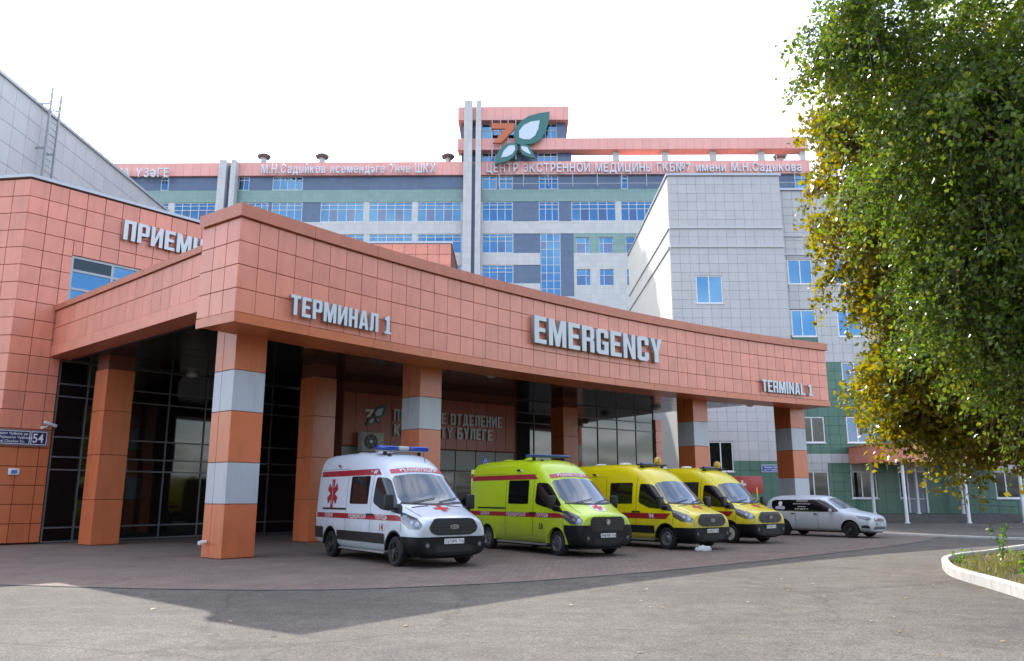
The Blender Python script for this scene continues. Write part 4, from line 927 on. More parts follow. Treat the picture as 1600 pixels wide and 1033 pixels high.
        if opt.get('star') and sg < 0: star_of_life(B, r, -3.75, 1.68, .42, s)
        B.patch('mirror_trim', [(.30, 1.185), (.10, 1.36), (-.02, 1.44), (-.10, 1.40), (-.26, 1.30), (-.16, 1.245)], s, BLACKP, r, .012, .06)
        mirror(r, -.02 if tr else .02, sg * .99, 1.30)
        # lamps
        if tr:
            hl = [(sg * .56, .93), (sg * .66, .835), (sg * .92, .87), (sg * 1.12, 1.02), (sg * 1.16, 1.25), (sg * 1.04, 1.225), (sg * .70, 1.08)]
        else:
            hl = [(sg * .58, .95), (sg * .66, .84), (sg * .95, .88), (sg * 1.12, 1.04), (sg * 1.13, 1.25), (sg * .98, 1.23), (sg * .68, 1.08)]
        fr = ((2, 0, 0), (0, 1, 0), (0, 0, 1), (-1, -sg * .55, 0)); off_ = Vector((1, sg * .55, 0))
        h_ = B.patch('headlight', rounded(hl, .03), ((.35, sg * -.12, 0), (0, 1, 0), (0, 0, 1), (-1, -sg * .55, -.05)), HEADL, r, .010, .06)
        for (yy_, zz_, rr_) in ((.70, .955, .055), (.84, 1.0, .045)):
            pts = [(sg * yy_ + rr_ * math.cos(a), zz_ + rr_ * math.sin(a)) for a in [k * math.pi / 6 for k in range(12)]]
            B.patch('lens', pts, ((.35, sg * -.12, 0), (0, 1, 0), (0, 0, 1), (-1, -sg * .55, -.05)), mat('lens_grey', (.34, .35, .37), .2, metal=.6), h_, .014, .05)
        B.patch('fog_lamp', [(sg * .70 + .05 * math.cos(a), .52 + .05 * math.sin(a)) for a in [k * math.pi / 6 for k in range(12)]], FRONT, mat('fog_glass', (.12, .12, .13), .25), r, .03, .05)
    # windscreen
    if tr: ws = [(-.80, 1.455), (-.4, 1.43), (0, 1.425), (.4, 1.43), (.80, 1.455), (.84, 1.60), (.765, 2.03), (.70, 2.10), (.35, 2.155), (0, 2.165), (-.35, 2.155), (-.70, 2.10), (-.765, 2.03), (-.84, 1.60)]
    else: ws = [(-.82, 1.50), (-.4, 1.46), (0, 1.45), (.4, 1.46), (.82, 1.50), (.85, 1.62), (.78, 2.02), (.72, 2.09), (.36, 2.15), (0, 2.16), (-.36, 2.15), (-.72, 2.09), (-.78, 2.02), (-.85, 1.62)]
    B.patch('windscreen', ws, FRONT, WSCREEN, r, .007, .12)
    B.patch('windscreen_seal', [(-.86, 1.43), (0, 1.39), (.86, 1.43), (.82, 1.475), (0, 1.44), (-.82, 1.475)], FRONT, BLACKP, r, .010, .12)
    for y0 in (-.55, .12):
        b = MB(); pts = [B.hit((2, y0 + .62 * t, 1.45 + .10 * t), (-1, 0, 0), .035) for t in (0, .25, .5, .75, 1)]; b.tube(pts, .011, 6).build('wiper', BLACKP, r, True)
    if opt['livery'] == 'full':
        B.patch('red_header', [(-.74, 2.155), (-.37, 2.20), (0, 2.21), (.37, 2.20), (.74, 2.155), (.72, 2.265), (.36, 2.315), (0, 2.325), (-.36, 2.315), (-.72, 2.265)], FRONT, mat('pale_red_decal', (.50, .07, .09), .4), r, .008, .1)
        text_patch(B, 'РЕАНИМАЦИЯ', .15, 0, 2.205, FRONT, WHITEP, r, .022, 1.0, mid=True)
    # bonnet mark
    if not tr: B.patch('cross_disc', [(.62 + .23 * math.cos(a), .23 * math.sin(a)) for a in [k * math.pi / 12 for k in range(24)]], TOPF, WHITEP, r, .006, .1)
    B.patch('red_cross', [((.46 if tr else .62) + x, y) for x, y in cross_pts(.17 if not tr else .20, .058)], TOPF, mat('bright_red_decal', (.5, .012, .02), .4), r, .010, .08)
    if tr:
        for sg in (-1, 1): B.patch('bonnet_vent', [(.24, sg * .26), (.29, sg * .26), (.26, sg * .68), (.22, sg * .68)], TOPF, BLACKP, r, .006, .1)
    # bumper, grille, plate
    if tr:
        B.shell('bumper', [((0, 0, .70), (0, 0, 1)), ((.36, 0, 0), (-1, 0, 0))], BLACKP, r, .014)
        gp = [(-.44, .735), (.44, .735), (.60, .80), (.66, .91), (.54, 1.085), (.42, 1.105), (-.42, 1.105), (-.54, 1.085), (-.66, .91), (-.60, .80)]
    else:
        B.shell('bumper', [((0, 0, .86), (0, 0, 1)), ((.36, 0, 0), (-1, 0, 0))], mat('dark_grey_plastic', (.018, .020, .026), .45), r, .014)
        gp = [(-.52, .70), (.52, .70), (.60, .80), (.60, 1.00), (.52, 1.08), (-.52, 1.08), (-.60, 1.00), (-.60, .80)]
    gl = B.patch('grille', rounded(gp, .05), FRONT, BLACKP, r, .018, .08)
    for k in range(4):
        z = gp[0][1] + .06 + k * .073; w = .46 if k in (0, 3) else .52
        B.patch('slat', rect(-w, w, z, z + .022), FRONT, mat('slat_grey', (.022, .022, .025), .3), gl, .034, .1)
    if tr:
        ell = [(.115 * math.cos(a), .925 + .05 * math.sin(a)) for a in [k * math.pi / 10 for k in range(20)]]; B.patch('badge', ell, FRONT, CHROME, gl, .042, .06)
        B.patch('badge_face', [(x * .86, .925 + (z - .925) * .8) for x, z in ell], FRONT, mat('badge_dark', (.03, .035, .05), .3), gl, .046, .06)
        text_patch(B, 'Ford', .075, 0, .905, FRONT, CHROME, gl, .050, .9, mid=True)
    else:
        ring = [(.075 * math.cos(a), .945 + .075 * math.sin(a)) for a in [k * math.pi / 12 for k in range(24)]]; B.patch('badge', ring, FRONT, CHROME, gl, .042, .06)
        B.patch('badge_face', [(x * .8, .945 + (z - .945) * .8) for x, z in ring], FRONT, BLACKP, gl, .046, .06)
        B.patch('badge_face', [(-.03, .90), (.03, .90), (.045, .955), (0, 1.0), (-.045, .955)], FRONT, CHROME, gl, .05, .06)
    B.patch('bumper_intake', rounded(rect(-.5, .5, .36, .52), .04), FRONT, DARK, r, .022, .1)
    plate(B, r, 1.0, .60 if tr else .585, opt['plate'])
    # step and underside
    MB().box(-3.2, -.55, -.985, -.80, .27, .31).build('side_step', mat('step_alu', (.4, .41, .42), .4, metal=.6), r)
    MB().box(-4.75, .75, -.72, .72, .2, .32).build('chassis', DARK, r)
    # roof equipment
    zr_ = lambda x, y=0: B.hit((x, y, 4), (0, 0, -1), 0).z
    ant = B.hit((opt.get('antx', -1.45), -.45, 4), (0, 0, -1), 0)
    MB().lathe([(.06, 0), (.05, .03), (.012, .05), (0, .05)], 12, c=tuple(ant)).tube([ant + Vector((0, 0, .04)), ant + Vector((.0, .22, .75))] if opt.get('long_ant') else [ant + Vector((0, 0, .04)), ant + Vector((-.08, .0, .14))], .006, 6).build('aerial', BLACKP, r)
    fin = B.hit((-1.0, .35, 4), (0, 0, -1), 0); MB().tube([fin, fin + Vector((-.12, 0, .26))], .008, 6).build('aerial', BLACKP, r)
    if opt['bar'] == 'blue':
        x = opt.get('barx', -1.62); z = zr_(x) + .05; lb = MB().box(-.12, .12, -.72, .72, 0, .03).build('light_bar', ALU, r); lb.location = (x, 0, z)
        for y0, y1, m in ((-.74, -.16, BLUEL), (-.155, .155, mat('clear_lens', (.45, .45, .46), .2, coat=.5)), (.16, .74, BLUEL)):
            o = MB().box(-.14, .14, y0, y1, .032, .15).build('lens', m, lb); bev(o, .045, 3)
        for y in (-.5, .5): MB().box(-.05, .05, y - .03, y + .03, -.10, .0).build('foot', BLACKP, lb)
    elif opt['bar'] == 'flat':
        x = -1.75; z = zr_(x) + .06; lb = MB().box(-.13, .13, -.78, .78, 0, .09).build('light_bar', mat('blue_bar', (.03, .06, .22), .3, coat=.4), r); lb.location = (x, 0, z); bev(lb, .03)
        for y in (-.55, .55): MB().box(-.05, .05, y - .03, y + .03, -.12, -.002).build('foot', BLACKP, lb)
        for x, y in ((-4.6, -.6),):
            z = zr_(x, y); MB().lathe([(.07, z - .01), (.07, z + .13), (.05, z + .16), (0, z + .165)], 14, c=(x, y, 0)).build('blue_beacon', BLUEL, r, True)
    elif opt['bar'] == 'beacon':
        x = -1.5; z = zr_(x) + .03; lb = MB().box(-.10, .10, -.62, .62, 0, .05).build('light_bar', BLACKP, r); lb.location = (x, 0, z)
        for y in (.3,): MB().lathe([(.10, .052), (.10, .09), (.13, .12), (.135, .2), (.11, .27), (.06, .30), (0, .31)], 16, c=(0, y, 0)).build('beacon', AMBER, lb, True)
        MB().box(-.06, .06, -.5, .1, .052, .09).build('lens', BLUEL, lb)
        for y in (-.5, .5): MB().box(-.04, .04, y - .03, y + .03, -.09, -.002).build('foot', BLACKP, lb)
    for x, m in ((-3.0, PVC), (-4.3, PVC)):
        z = zr_(x); o = MB().lathe([(.22, 0), (.21, .06), (.12, .09), (0, .095)], 16, c=(x, .2, z - .012)).build('roof_vent', m if tr else pm, r, True)
    b0 = B.hit((-3.4 if tr else -2.0, -2, 2.42), (0, 1, 0), .01); bl_ = MB().box(-.09, .09, -.05, .01, -.03, .03).build('side_lamp', CHROME, r); bl_.location = b0
    if opt.get('open_side'):
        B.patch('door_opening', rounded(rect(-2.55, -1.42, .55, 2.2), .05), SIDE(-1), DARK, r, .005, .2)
        o = MB().box(-.02, .02, -.9, 0, .55, 2.0).build('open_door', pm, r); o.location = (-.25, 1.04, 0); o.rotation_euler = (0, 0, R(217)); bev(o, .015, 2)
    if opt.get('rear_doors'):
        for sg in (-1,):
            o = MB().box(-.02, .02, -.78, 0, .55, 2.42).build('rear_door', pm, r); o.location = (-4.93, -.93, .1); o.rotation_euler = (0, 0, R(opt['rear_doors'])); bev(o, .018, 2)
            for xs_ in (-.026, .026): MB().box(min(xs_, xs_ * .85), max(xs_, xs_ * .85), -.66, -.12, 1.42, 2.0).build('door_window', CARGLASS, o); MB().box(min(xs_, xs_ * .85), max(xs_, xs_ * .85), -.76, -.02, 2.13, 2.27).build('red_stripe', RED, o)
    r.scale = (opt.get('scale', 1),) * 3; return r
BLKRIM = mat('black_rim', (.02, .02, .022), .4, metal=.4); STLRIM = mat('steel_rim', (.17, .17, .18), .45, metal=.6); CAPRIM = mat('pale_cap', (.42, .41, .36), .5)
def hdg(u1, v1, u2, v2): a, b = at_z(u1, v1), at_z(u2, v2); return math.atan2(a.y - b.y, a.x - b.x)
WHT = ('white', (.60, .65, .72)); LIM = ('lime', (.48, .64, .008)); YEL = ('yellow', (.76, .62, .004))
van('transit', WHT, 'white ambulance with red stripes, star emblem and black wheels beside the orange column', at_z(620.5, 885.5), R(-54.5), BLKRIM, 'spoke',
    dict(livery='full', number='14', star=True, plate='Е273РК 716', bar='blue', long_ant=True))
van('gazelle', LIM, 'lime green ambulance with a red and white header and dark grey bumper', at_z(873.6, 869), R(-57), STLRIM, 'spoke',
    dict(livery='full', number='58', nx=-.85, nz=.72, ncol=BLACKP, plate='Р487ВК 716', bar='flat', rear_doors=115, scale=.98))
van('transit', YEL, 'yellow ambulance numbered 94 with steel wheels and an amber beacon', at_z(1044, 859), R(-54), STLRIM, 'steel',
    dict(livery='low', number='94', nx=-.72, nz=.965, ncol=WHITEP, plate='А296УТ 716', bar='beacon', scale=.965))
van('transit', YEL, 'yellow ambulance with its side door open and pale wheel covers', at_z(1143, 849), R(-54), CAPRIM, 'cap',
    dict(livery='low', plate='Р101НХ 716', bar='beacon', open_side=True, scale=.965))
# ---- white estate car
def estate():
    lo = lambda w, zb=.21: [(0, zb), (w - .12, zb), (w - .01, .36), (w, .60)]
    st = [(.80, [(0, .26), (.5, .26), (.63, .36), (.65, .50), (.61, .62), (.53, .71), (.36, .75), (.2, .765), (0, .77)]),
          (.72, [(0, .22), (.66, .22), (.77, .36), (.79, .55), (.76, .70), (.67, .81), (.5, .85), (.25, .87), (0, .88)]),
          (.38, lo(.855) + [(.84, .79), (.76, .90), (.57, .945), (.28, .965), (0, .975)]),
          (-.10, lo(.875) + [(.865, .84), (.79, .965), (.6, 1.015), (.3, 1.04), (0, 1.05)]),
          (-.36, lo(.875) + [(.87, .87), (.80, 1.01), (.63, 1.085), (.31, 1.12), (0, 1.13)]),
          (-.66, lo(.875) + [(.87, .90), (.80, 1.15), (.64, 1.27), (.32, 1.32), (0, 1.33)]),
          (-1.02, lo(.875) + [(.87, .92), (.78, 1.30), (.63, 1.48), (.33, 1.545), (0, 1.56)]),
          (-1.35, lo(.875) + [(.87, .93), (.775, 1.37), (.64, 1.575), (.35, 1.635), (0, 1.65)]),
          (-2.2, lo(.875) + [(.87, .94), (.775, 1.39), (.65, 1.60), (.36, 1.665), (0, 1.68)]),
          (-3.3, lo(.87) + [(.865, .94), (.765, 1.38), (.64, 1.575), (.35, 1.64), (0, 1.655)]),
          (-3.60, lo(.85, .26) + [(.845, .94), (.74, 1.35), (.61, 1.50), (.33, 1.56), (0, 1.575)]),
          (-3.70, lo(.80, .30) + [(.80, .92), (.69, 1.28), (.56, 1.40), (.3, 1.45), (0, 1.46)]),
          (-3.71, lo(.70, .34) + [(.70, .90), (.60, 1.2), (.48, 1.3), (.26, 1.34), (0, 1.35)])]
    me = loft(st, [(0, .86), (-2.9, .86)], .315, 'car_body', .06); pm = paint('paint_silver', (.55, .59, .65)); me.materials[0] = pm; B = Body(me)
    P = at_z(1331, 840.7); h = R(-49); hd = Vector((math.cos(h), math.sin(h))); rt = Vector((hd.y, -hd.x)); o = Vector((P.x, P.y)) - rt * .77
    r = empty('estate_car', (o.x, o.y, 0), h, label='white estate car with blacked out side windows carrying white lettering', cat='car')
    link(bpy.data.objects.new('body', me), r)
    for x in (0, -2.9):
        for y in (-.765, .765): add_wheel(r, x, y, .315, .19, BLKRIM, 'spoke')
    for sg in (-1, 1):
        s = SIDE(sg); gw = [(-.42, 1.0), (-.62, 1.16), (-1.02, 1.40), (-1.25, 1.465), (-3.25, 1.455), (-3.42, 1.40), (-3.40, 1.18), (-3.25, 1.02), (-1.6, .985)]
        g = B.patch('side_glass', rounded(gw, .06), s, CARGLASS, r, .010, .05)
        for x in (-1.30, -2.30): B.patch('panel_gap', rect(x - .006, x + .006, .36, 1.5), s, MATS['panel_gap'], r, .008, .1)
        for x in (-1.42, -2.42):
            q = B.hit((x, sg, .90), (0, -sg, 0), .012); k = MB().box(-.085, .085, -.015, .015, -.022, .022).build('door_handle', BLACKP, r); k.location = q; bev(k, .012, 2)
        mo = MB().prism([(-.02, 0), (.0, .2), (-.09, .21), (-.11, 0)] if sg > 0 else [(-.11, 0), (-.09, -.21), (0, -.2), (-.02, 0)], 0, .14).build('mirror', pm, r); mo.location = (-.66, sg * .86, .98); bev(mo, .035)
        if sg < 0:
            for k, (tx, sz) in enumerate((('ПЕРЕВОЗКА', .075), ('ЛЕЖАЧИХ БОЛЬНЫХ', .065), ('и инвалидов', .055), ('8 937 588 01 41', .08))): text_patch(B, tx, sz, -2.02, 1.38 - k * .105, s, WHITEP, g, .012, 1.15, mid=True, bold=.012)
            B.patch('logo', rounded(rect(-3.22, -2.78, 1.07, 1.19), .02), s, mat('pale_lilac', (.5, .45, .55), .5), g, .011, .1)
            B.patch('logo', [(-3.0 + .09 * math.cos(a), 1.31 + .09 * math.sin(a)) for a in [k * math.pi / 8 for k in range(16)]], s, WHITEP, g, .011, .1)
            B.patch('logo', [(-3.12, 1.20), (-2.88, 1.20), (-2.92, 1.23), (-3.08, 1.23)], s, WHITEP, g, .011, .1)
        B.patch('headlight', rounded([(sg * .42, .70), (sg * .62, .665), (sg * .86, .75), (sg * .93, .86), (sg * .70, .82), (sg * .46, .775)], .02), ((.3, sg * -.1, 0), (0, 1, 0), (0, 0, 1), (-1, -sg * .6, -.05)), HEADL, r, .008, .05)
        B.patch('bumper_scoop', rounded([(sg * .50, .38), (sg * .80, .40), (sg * .78, .50), (sg * .62, .50)], .02), ((.3, sg * -.05, 0), (0, 1, 0), (0, 0, 1), (-1, -sg * .5, 0)), BLACKP, r, .008, .06)
    B.patch('windscreen', [(-.66, 1.105), (0, 1.15), (.66, 1.105), (.66, 1.2), (.56, 1.46), (.3, 1.52), (0, 1.535), (-.3, 1.52), (-.56, 1.46), (-.66, 1.2)], FRONT, WSCREEN, r, .006, .1)
    g = B.patch('grille', rounded([(-.38, .645), (.38, .645), (.42, .755), (-.42, .755)], .02), FRONT, BLACKP, r, .010, .08)
    for z in (.668, .72): B.patch('slat', rect(-.36, .36, z, z + .016), FRONT, CHROME, g, .018, .1)
    B.patch('badge', [(.06 * math.cos(a), .70 + .035 * math.sin(a)) for a in [k * math.pi / 8 for k in range(16)]], FRONT, CHROME, g, .024, .06)
    B.patch('lower_grille', rounded(rect(-.5, .5, .33, .43), .03), FRONT, BLACKP, r, .010, .08)
    plate(B, r, .8, .52, 'К918ОТ 716', .5, .105)
    MB().box(-3.5, .6, -.6, .6, .19, .28).build('chassis', DARK, r)
    a = B.hit((-1.45, 0, 3), (0, 0, -1), 0); MB().tube([a, a + Vector((-.12, 0, .16))], .007, 6).build('aerial', BLACKP, r)
estate()
# ------------------------------------------------------------------ lettered signs
def sign_on_arc(body, u0, v0, u1, h, label, ext=.11, sx=1.0):
    s0, z0 = arc_hit(u0, v0); s1, _ = arc_hit(u1, v0); tot = s1 - s0
    fn = lambda ch: block_letter(ch, h, ext, sx); L, w = layout(body, h, fn=fn); k = tot / w
    p, a = arc(s0); o = empty('letter_sign', (p.x, p.y, z0), 0, label=label, cat='sign')
    for ch, x, cw_ in L:
        me, ww = block_letter(ch, h, ext, sx * k); q, a = arc(s0 + x * k, -.13)
        put('letter', me, o, (q.x - p.x, q.y - p.y, 0), (R(90), 0, a))
    return o
sign_on_arc('ТЕРМИНАЛ 1', 447, 492, 606, .56, 'grey raised letters reading ТЕРМИНАЛ 1 on the canopy fascia', .10)
sign_on_arc('EMERGENCY', 829, 536, 1028, 1.02, 'large grey raised letters reading EMERGENCY on the canopy fascia', .16)
sign_on_arc('TERMINAL 1', 1187, 612, 1265, .56, 'grey raised letters reading TERMINAL 1 at the far end of the canopy fascia', .10)
def sign_on_plane(body, origin, ang, z, h, width, label, block=True, ext=.08, gap=.09, space=.35, m=None, y=-.06):
    o = empty('letter_sign', (origin[0], origin[1], z), ang, label=label, cat='sign')
    if block:
        L, w = layout(body, h, gap=gap, space=space, fn=lambda ch: block_letter(ch, h, ext)); k = width / w
        for ch, x, cw_ in L: put('letter', block_letter(ch, h, ext, k)[0], o, (x * k, y - ext / 2, 0), (R(90), 0, 0))
    else:
        fn = lambda ch: (lambda q: (q[0], q[1] - q[2]))(flat_letter(ch, h, ext, m)); L, w = layout(body, h, gap=gap, space=space, fn=fn); k = width / w
        for ch, x, cw_ in L:
            me, mx, mn = flat_letter(ch, h, ext, m); l = put('letter', me, o, ((x - mn) * k, y - ext / 2, 0), (R(90), 0, 0)); l.scale = (k, 1, 1)
    return o
t0 = at_plane(189, 375, P0, PA)
sign_on_plane('ПРИЕМНОЕ', t0, PA, t0.z, .80, 4.35, 'grey raised letters reading ПРИЕМНОЕ on the reception building, cut off by the canopy', True, .12)
RMET = mat('roof_letter', (.62, .65, .70), .4)
ro = lambda u, v: at_y(u, v, HY - .6)
for body, u0, u1, v, h, lab in (('М.Н.Садыйков исемендәге 7нче ШКХ', 408, 681, 270.5, .98 * HK, 'pale letters of the Tatar hospital name on the coral roof band'),
                                ('ЦЕНТР ЭКСТРЕННОЙ МЕДИЦИНЫ ГКБ№7 имени М.Н.Садыкова', 760, 1251, 269, .98 * HK, 'pale letters reading ЦЕНТР ЭКСТРЕННОЙ МЕДИЦИНЫ on the coral roof band'),
                                ('НА ҮЗӘГЕ', 180, 263, 276.5, .98 * HK, 'pale letters ending in ҮЗӘГЕ at the left end of the roof band')):
    a_, b_ = ro(u0, v), ro(u1, v); sign_on_plane(body, (a_.x, HY - .42), R(-.6), a_.z, h, b_.x - a_.x, lab, False, .12, .22, .62, RMET)
# emblem: a figure seven with three leaves
GRN = mat('emblem_green', (.03, .145, .13), .4); PALE = mat('emblem_pale', (.55, .62, .72), .4); OR7 = mat('emblem_orange', (.50, .125, .045), .4)
def leafpts(a, b, w, n=9):
    a, b = Vector(a), Vector(b); d = b - a; nn = Vector((-d.y, d.x)).normalized(); L = d.length; f = lambda t: w * L * (math.sin(math.pi * t ** .8)) ** .85
    return [tuple(a + d * (i / n) + nn * f(i / n)) for i in range(n)] + [tuple(a + d * (1 - i / n) - nn * f(1 - i / n)) for i in range(n)]
def xz_prism(pts, y0, y1):
    n = len(pts); area = sum(pts[i][0] * pts[(i + 1) % n][1] - pts[(i + 1) % n][0] * pts[i][1] for i in range(n))
    if area < 0: pts = pts[::-1]
    return MB().add([(x, y0, z) for x, z in pts] + [(x, y1, z) for x, z in pts], [tuple(range(n)), tuple(range(n, 2 * n))[::-1]] + [((i + 1) % n, i, n + i, n + (i + 1) % n) for i in range(n)])
def emblem(f, o, th, seven):
    """f maps photo pixels of the big emblem to local x, z"""
    P = lambda l: [f(u, v) for u, v in l]
    xz_prism(P([(768, 194.5), (804, 194.5), (804, 203), (783, 225), (770, 225), (790, 203), (768, 203)]), -th, 0).build('figure_seven', seven, o)
    big = [(806, 227), (804, 214), (806, 201), (814, 191), (826, 183.5), (842, 179), (859, 176.5), (857, 192), (852, 207), (845, 219), (834, 226), (820, 228)]
    bi = [(811, 217), (811, 207), (818, 198), (829, 192.5), (843, 190.5), (841, 203), (836, 214), (828, 220), (818, 220)]
    l2 = [(773, 258.5), (776, 243), (784, 231), (795, 225.5), (808, 226), (808.5, 236), (803, 246), (792, 254)]
    l2i = [(783, 248), (787, 238), (795, 230), (804, 229), (805, 236), (800, 243), (792, 247)]
    l3 = [(812, 228), (820, 227.5), (828, 231), (832, 239), (836, 249), (826, 247), (816, 243), (812.5, 236)]
    l3i = [(814.5, 230.5), (824, 232), (829.5, 243.5), (821, 240), (815, 235.5)]
    for a_, b_ in ((big, bi), (l2, l2i), (l3, l3i)):
        lf = xz_prism(P(a_), -th * 1.1, 0).build('leaf', GRN, o); xz_prism(P(b_), -th * 1.25, -th * 1.101).build('leaf_inset', PALE, lf)
em = empty('leaf_emblem', (0, HY - 1.4, 0), 0, label='big emblem of an orange seven with green leaves on the tower house', cat='emblem')
emblem(lambda u, v: (at_y(u, v, HY - 1.4).x, at_y(u, v, HY - 1.4).z), em, .35, OR7)
b = MB()
for u in (769, 782, 794, 806): x = at_y(u, 200, HY - 1.4).x; b.box(x - .05, x + .05, .0, .1, at_y(u, 256, HY).z, at_y(u, 187, HY).z)
b.build('support_frame', STEEL, em)
sx0, sz0 = 564.0, 630.0
em2 = empty('leaf_emblem', (V1.x, V1.y, 0), VA, label='small emblem of a white seven with green leaves on the dark red panel', cat='emblem')
def fsm(u, v):
    pu, pv = 570 + (u - 768) * 33 / 91, 632.5 + (v - 176.5) * 33 / 82; p = at_plane(pu, pv, V1, VA); return (vx(p), p.z)
emblem(lambda u, v: fsm(u, v), em2, .05, WHITEP); em2.location = (V1.x + math.sin(VA) * .02, V1.y - math.cos(VA) * .02, 0)
for body, u0, v0, u1, hh, lab in (('ПРИЕМНОЕ ОТДЕЛЕНИЕ', 614, 658, 783, .52, 'grey letters reading ПРИЕМНОЕ ОТДЕЛЕНИЕ on the dark red panel'), ('КАБУЛ ИТУ БҮЛЕГЕ', 614, 682, 768, .52, 'lower grey letters reading КАБУЛ ИТУ БҮЛЕГЕ on the dark red panel')):
    p, q = at_plane(u0, v0, V1, VA), at_plane(u1, v0, V1, VA); z = at_plane(u1, 669 if hh and 'ОТД' in body else 689, V1, VA).z
    sign_on_plane(body, p, VA, z, hh, (q - p).length if False else vx(q) - vx(p), lab, True, .06, .10, .32, None, -.02)
# ------------------------------------------------------------------ small fittings
def dome(u, v, k):
    p = at_z(u, v, SOFZ); names = ['beside the ТЕРМИНАЛ lettering', 'between the first two ambulances', 'above the lime ambulance', 'above the numbered yellow ambulance', 'deep under the left of the canopy', 'near the far end of the canopy']
    o = empty('ceiling_lamp', (p.x, p.y, SOFZ), label='round white dome lamp on the dark soffit ' + names[k], cat='lamp', group='dome lamps under the canopy')
    MB().lathe([(.24, .0), (.24, -.06), (.22, -.07), (0, -.07)], 20).build('base', ALU, o, True)
    MB().lathe([(.21, -.071), (.205, -.11), (.16, -.16), (.09, -.19), (0, -.20)], 20).build('globe', mat('opal_glass', (.62, .62, .60), .3), o, True)
for k, (u, v) in enumerate(((482, 534), (768, 583), (923, 602), (1026, 636), (300, 583), (1172, 630))): dome(u, v, k)
# street name plate
def on_rec(u, v): return at_plane(u, v, P0, PA)
p = on_rec(36, 684); q0, q1 = on_rec(0, 670), on_rec(72, 699); wpl = 1.86; hpl = .62
xc = (on_rec(36, 684).xy - P0).length
ad = empty('address_plate', (P0.x + math.cos(PA) * .62 + math.sin(PA) * .035, P0.y + math.sin(PA) * .62 - math.cos(PA) * .035, p.z), PA, label='dark blue street name plate with house number 54 on the coral wall', cat='sign')
NAVY = mat('navy_enamel', (.012, .016, .10), .3); x0_ = -.95
xz_prism([(x0_, -.27), (x0_ + 1.86, -.27), (x0_ + 1.86, .27), (x0_, .27)], -.03, 0).build('plate', mat('plate_rim', (.14, .15, .2), .4), ad)
xz_prism([(x0_ + .05, -.22), (x0_ + 1.27, -.22), (x0_ + 1.27, .22), (x0_ + .05, .22)], -.036, -.031).build('name_field', NAVY, ad)
xz_prism([(x0_ + 1.33, -.22), (x0_ + 1.81, -.22), (x0_ + 1.81, .22), (x0_ + 1.33, .22)], -.036, -.031).build('number_field', NAVY, ad)
def wall_text(body, size, x, z, parent, m, y=-.04, sx=1.0, bold=.015):
    me = text_mesh(body, size, bold, .0015, sx).copy(); me.materials.clear(); me.materials.append(m)
    put('lettering', me, parent, (x, y, z), (R(90), 0, 0))
for k, tx in enumerate(('Маршал Чуйков ур.', 'ул. Маршала Чуйкова', 'Marshal Chuykov Str.')): wall_text(tx, .12, x0_ + .10, .09 - k * .13, ad, WHITEP)
wall_text('54', .44, x0_ + 1.36, -.15, ad, WHITEP, sx=.82)
fr = MB()
for (xa, xb) in ((x0_ + .04, x0_ + 1.28), (x0_ + 1.32, x0_ + 1.82)): fr.box(xa, xb, -.040, -.032, .205, .225).box(xa, xb, -.040, -.032, -.225, -.205).box(xa, xa + .02, -.040, -.032, -.204, .204).box(xb - .02, xb, -.040, -.032, -.204, .204)
fr.build('white_border', WHITEP, ad)
def wall_at(u, v, out=.03): p = at_plane(u, v, P0, PA); return (p.x + math.sin(PA) * out, p.y - math.cos(PA) * out, p.z)
cv = empty('security_camera', wall_at(66, 668), PA, label='white bullet security camera above the blue street name plate', cat='camera')
MB().box(-.05, .05, -.02, .03, -.06, .04).build('base', PVC, cv); MB().tube([(0, -.02, 0), (.06, -.14, 0), (.10, -.16, .08)], .022, 8).build('arm', PVC, cv, True)
ch = MB().box(-.16, .28, -.065, .065, -.055, .055).build('housing', mat('camera_white', (.55, .56, .58), .4), cv); ch.location = (.12, -.18, .13); ch.rotation_euler = (0, R(17), 0); bev(ch, .03)
MB().lathe([(.045, 0), (.045, .02), (0, .02)], 14).build('lens', BLACKP, ch).location = (.27, 0, 0); ch.children[-1].rotation_euler = (0, R(90), 0)
nb_ = empty('notice_box', wall_at(21, 737), PA, label='small white notice box fixed to the orange wall under the street name plate', cat='notice')
o = MB().box(-.17, .17, -.03, .03, -.11, .11).build('panel', PVC, nb_); bev(o, .012, 2)
xz_prism([(-.09, -.07), (.09, -.07), (.09, .06), (-.09, .06)], -.036, -.031).build('blue_mark', mat('blue_mark', (.1, .18, .5), .4), nb_)
# condenser unit on the dark red vestibule
p = at_plane(575, 690, V1, VA); ac = empty('air_conditioner', (p.x + math.sin(VA) * .25, p.y - math.cos(VA) * .25, p.z - .45), VA, label='white air conditioner unit hung under the small leaf emblem', cat='air conditioner')
o = MB().box(-.52, .52, -.2, .2, 0, .82).build('casing', mat('ac_white', (.5, .5, .47), .5), ac); bev(o, .02, 2)
MB().lathe([(.33, -.215), (.33, -.202), (0, -.202)][::-1], 24, 'y', c=(-.1, 0, .42)).build('fan_opening', DARK, ac)
g = MB()
for rr in (.1, .2, .3): g.lathe([(rr - .008, -.225), (rr + .008, -.225)], 24, 'y', c=(-.1, 0, .42))
for k in range(6): a = k * math.pi / 3; g.tube([(-.1, -.225, .42), (-.1 + .33 * math.cos(a), -.225, .42 + .33 * math.sin(a))], .008, 4)
g.build('fan_grille', ALU, ac); MB().lathe([(.07, -.235), (0, -.235)], 12, 'y', c=(-.1, 0, .42)).build('fan_hub', PVC, ac)
for x in (-.4, .4): MB().box(x - .02, x + .02, -.15, .24, -.05, -.002).build('bracket', STEEL, ac)
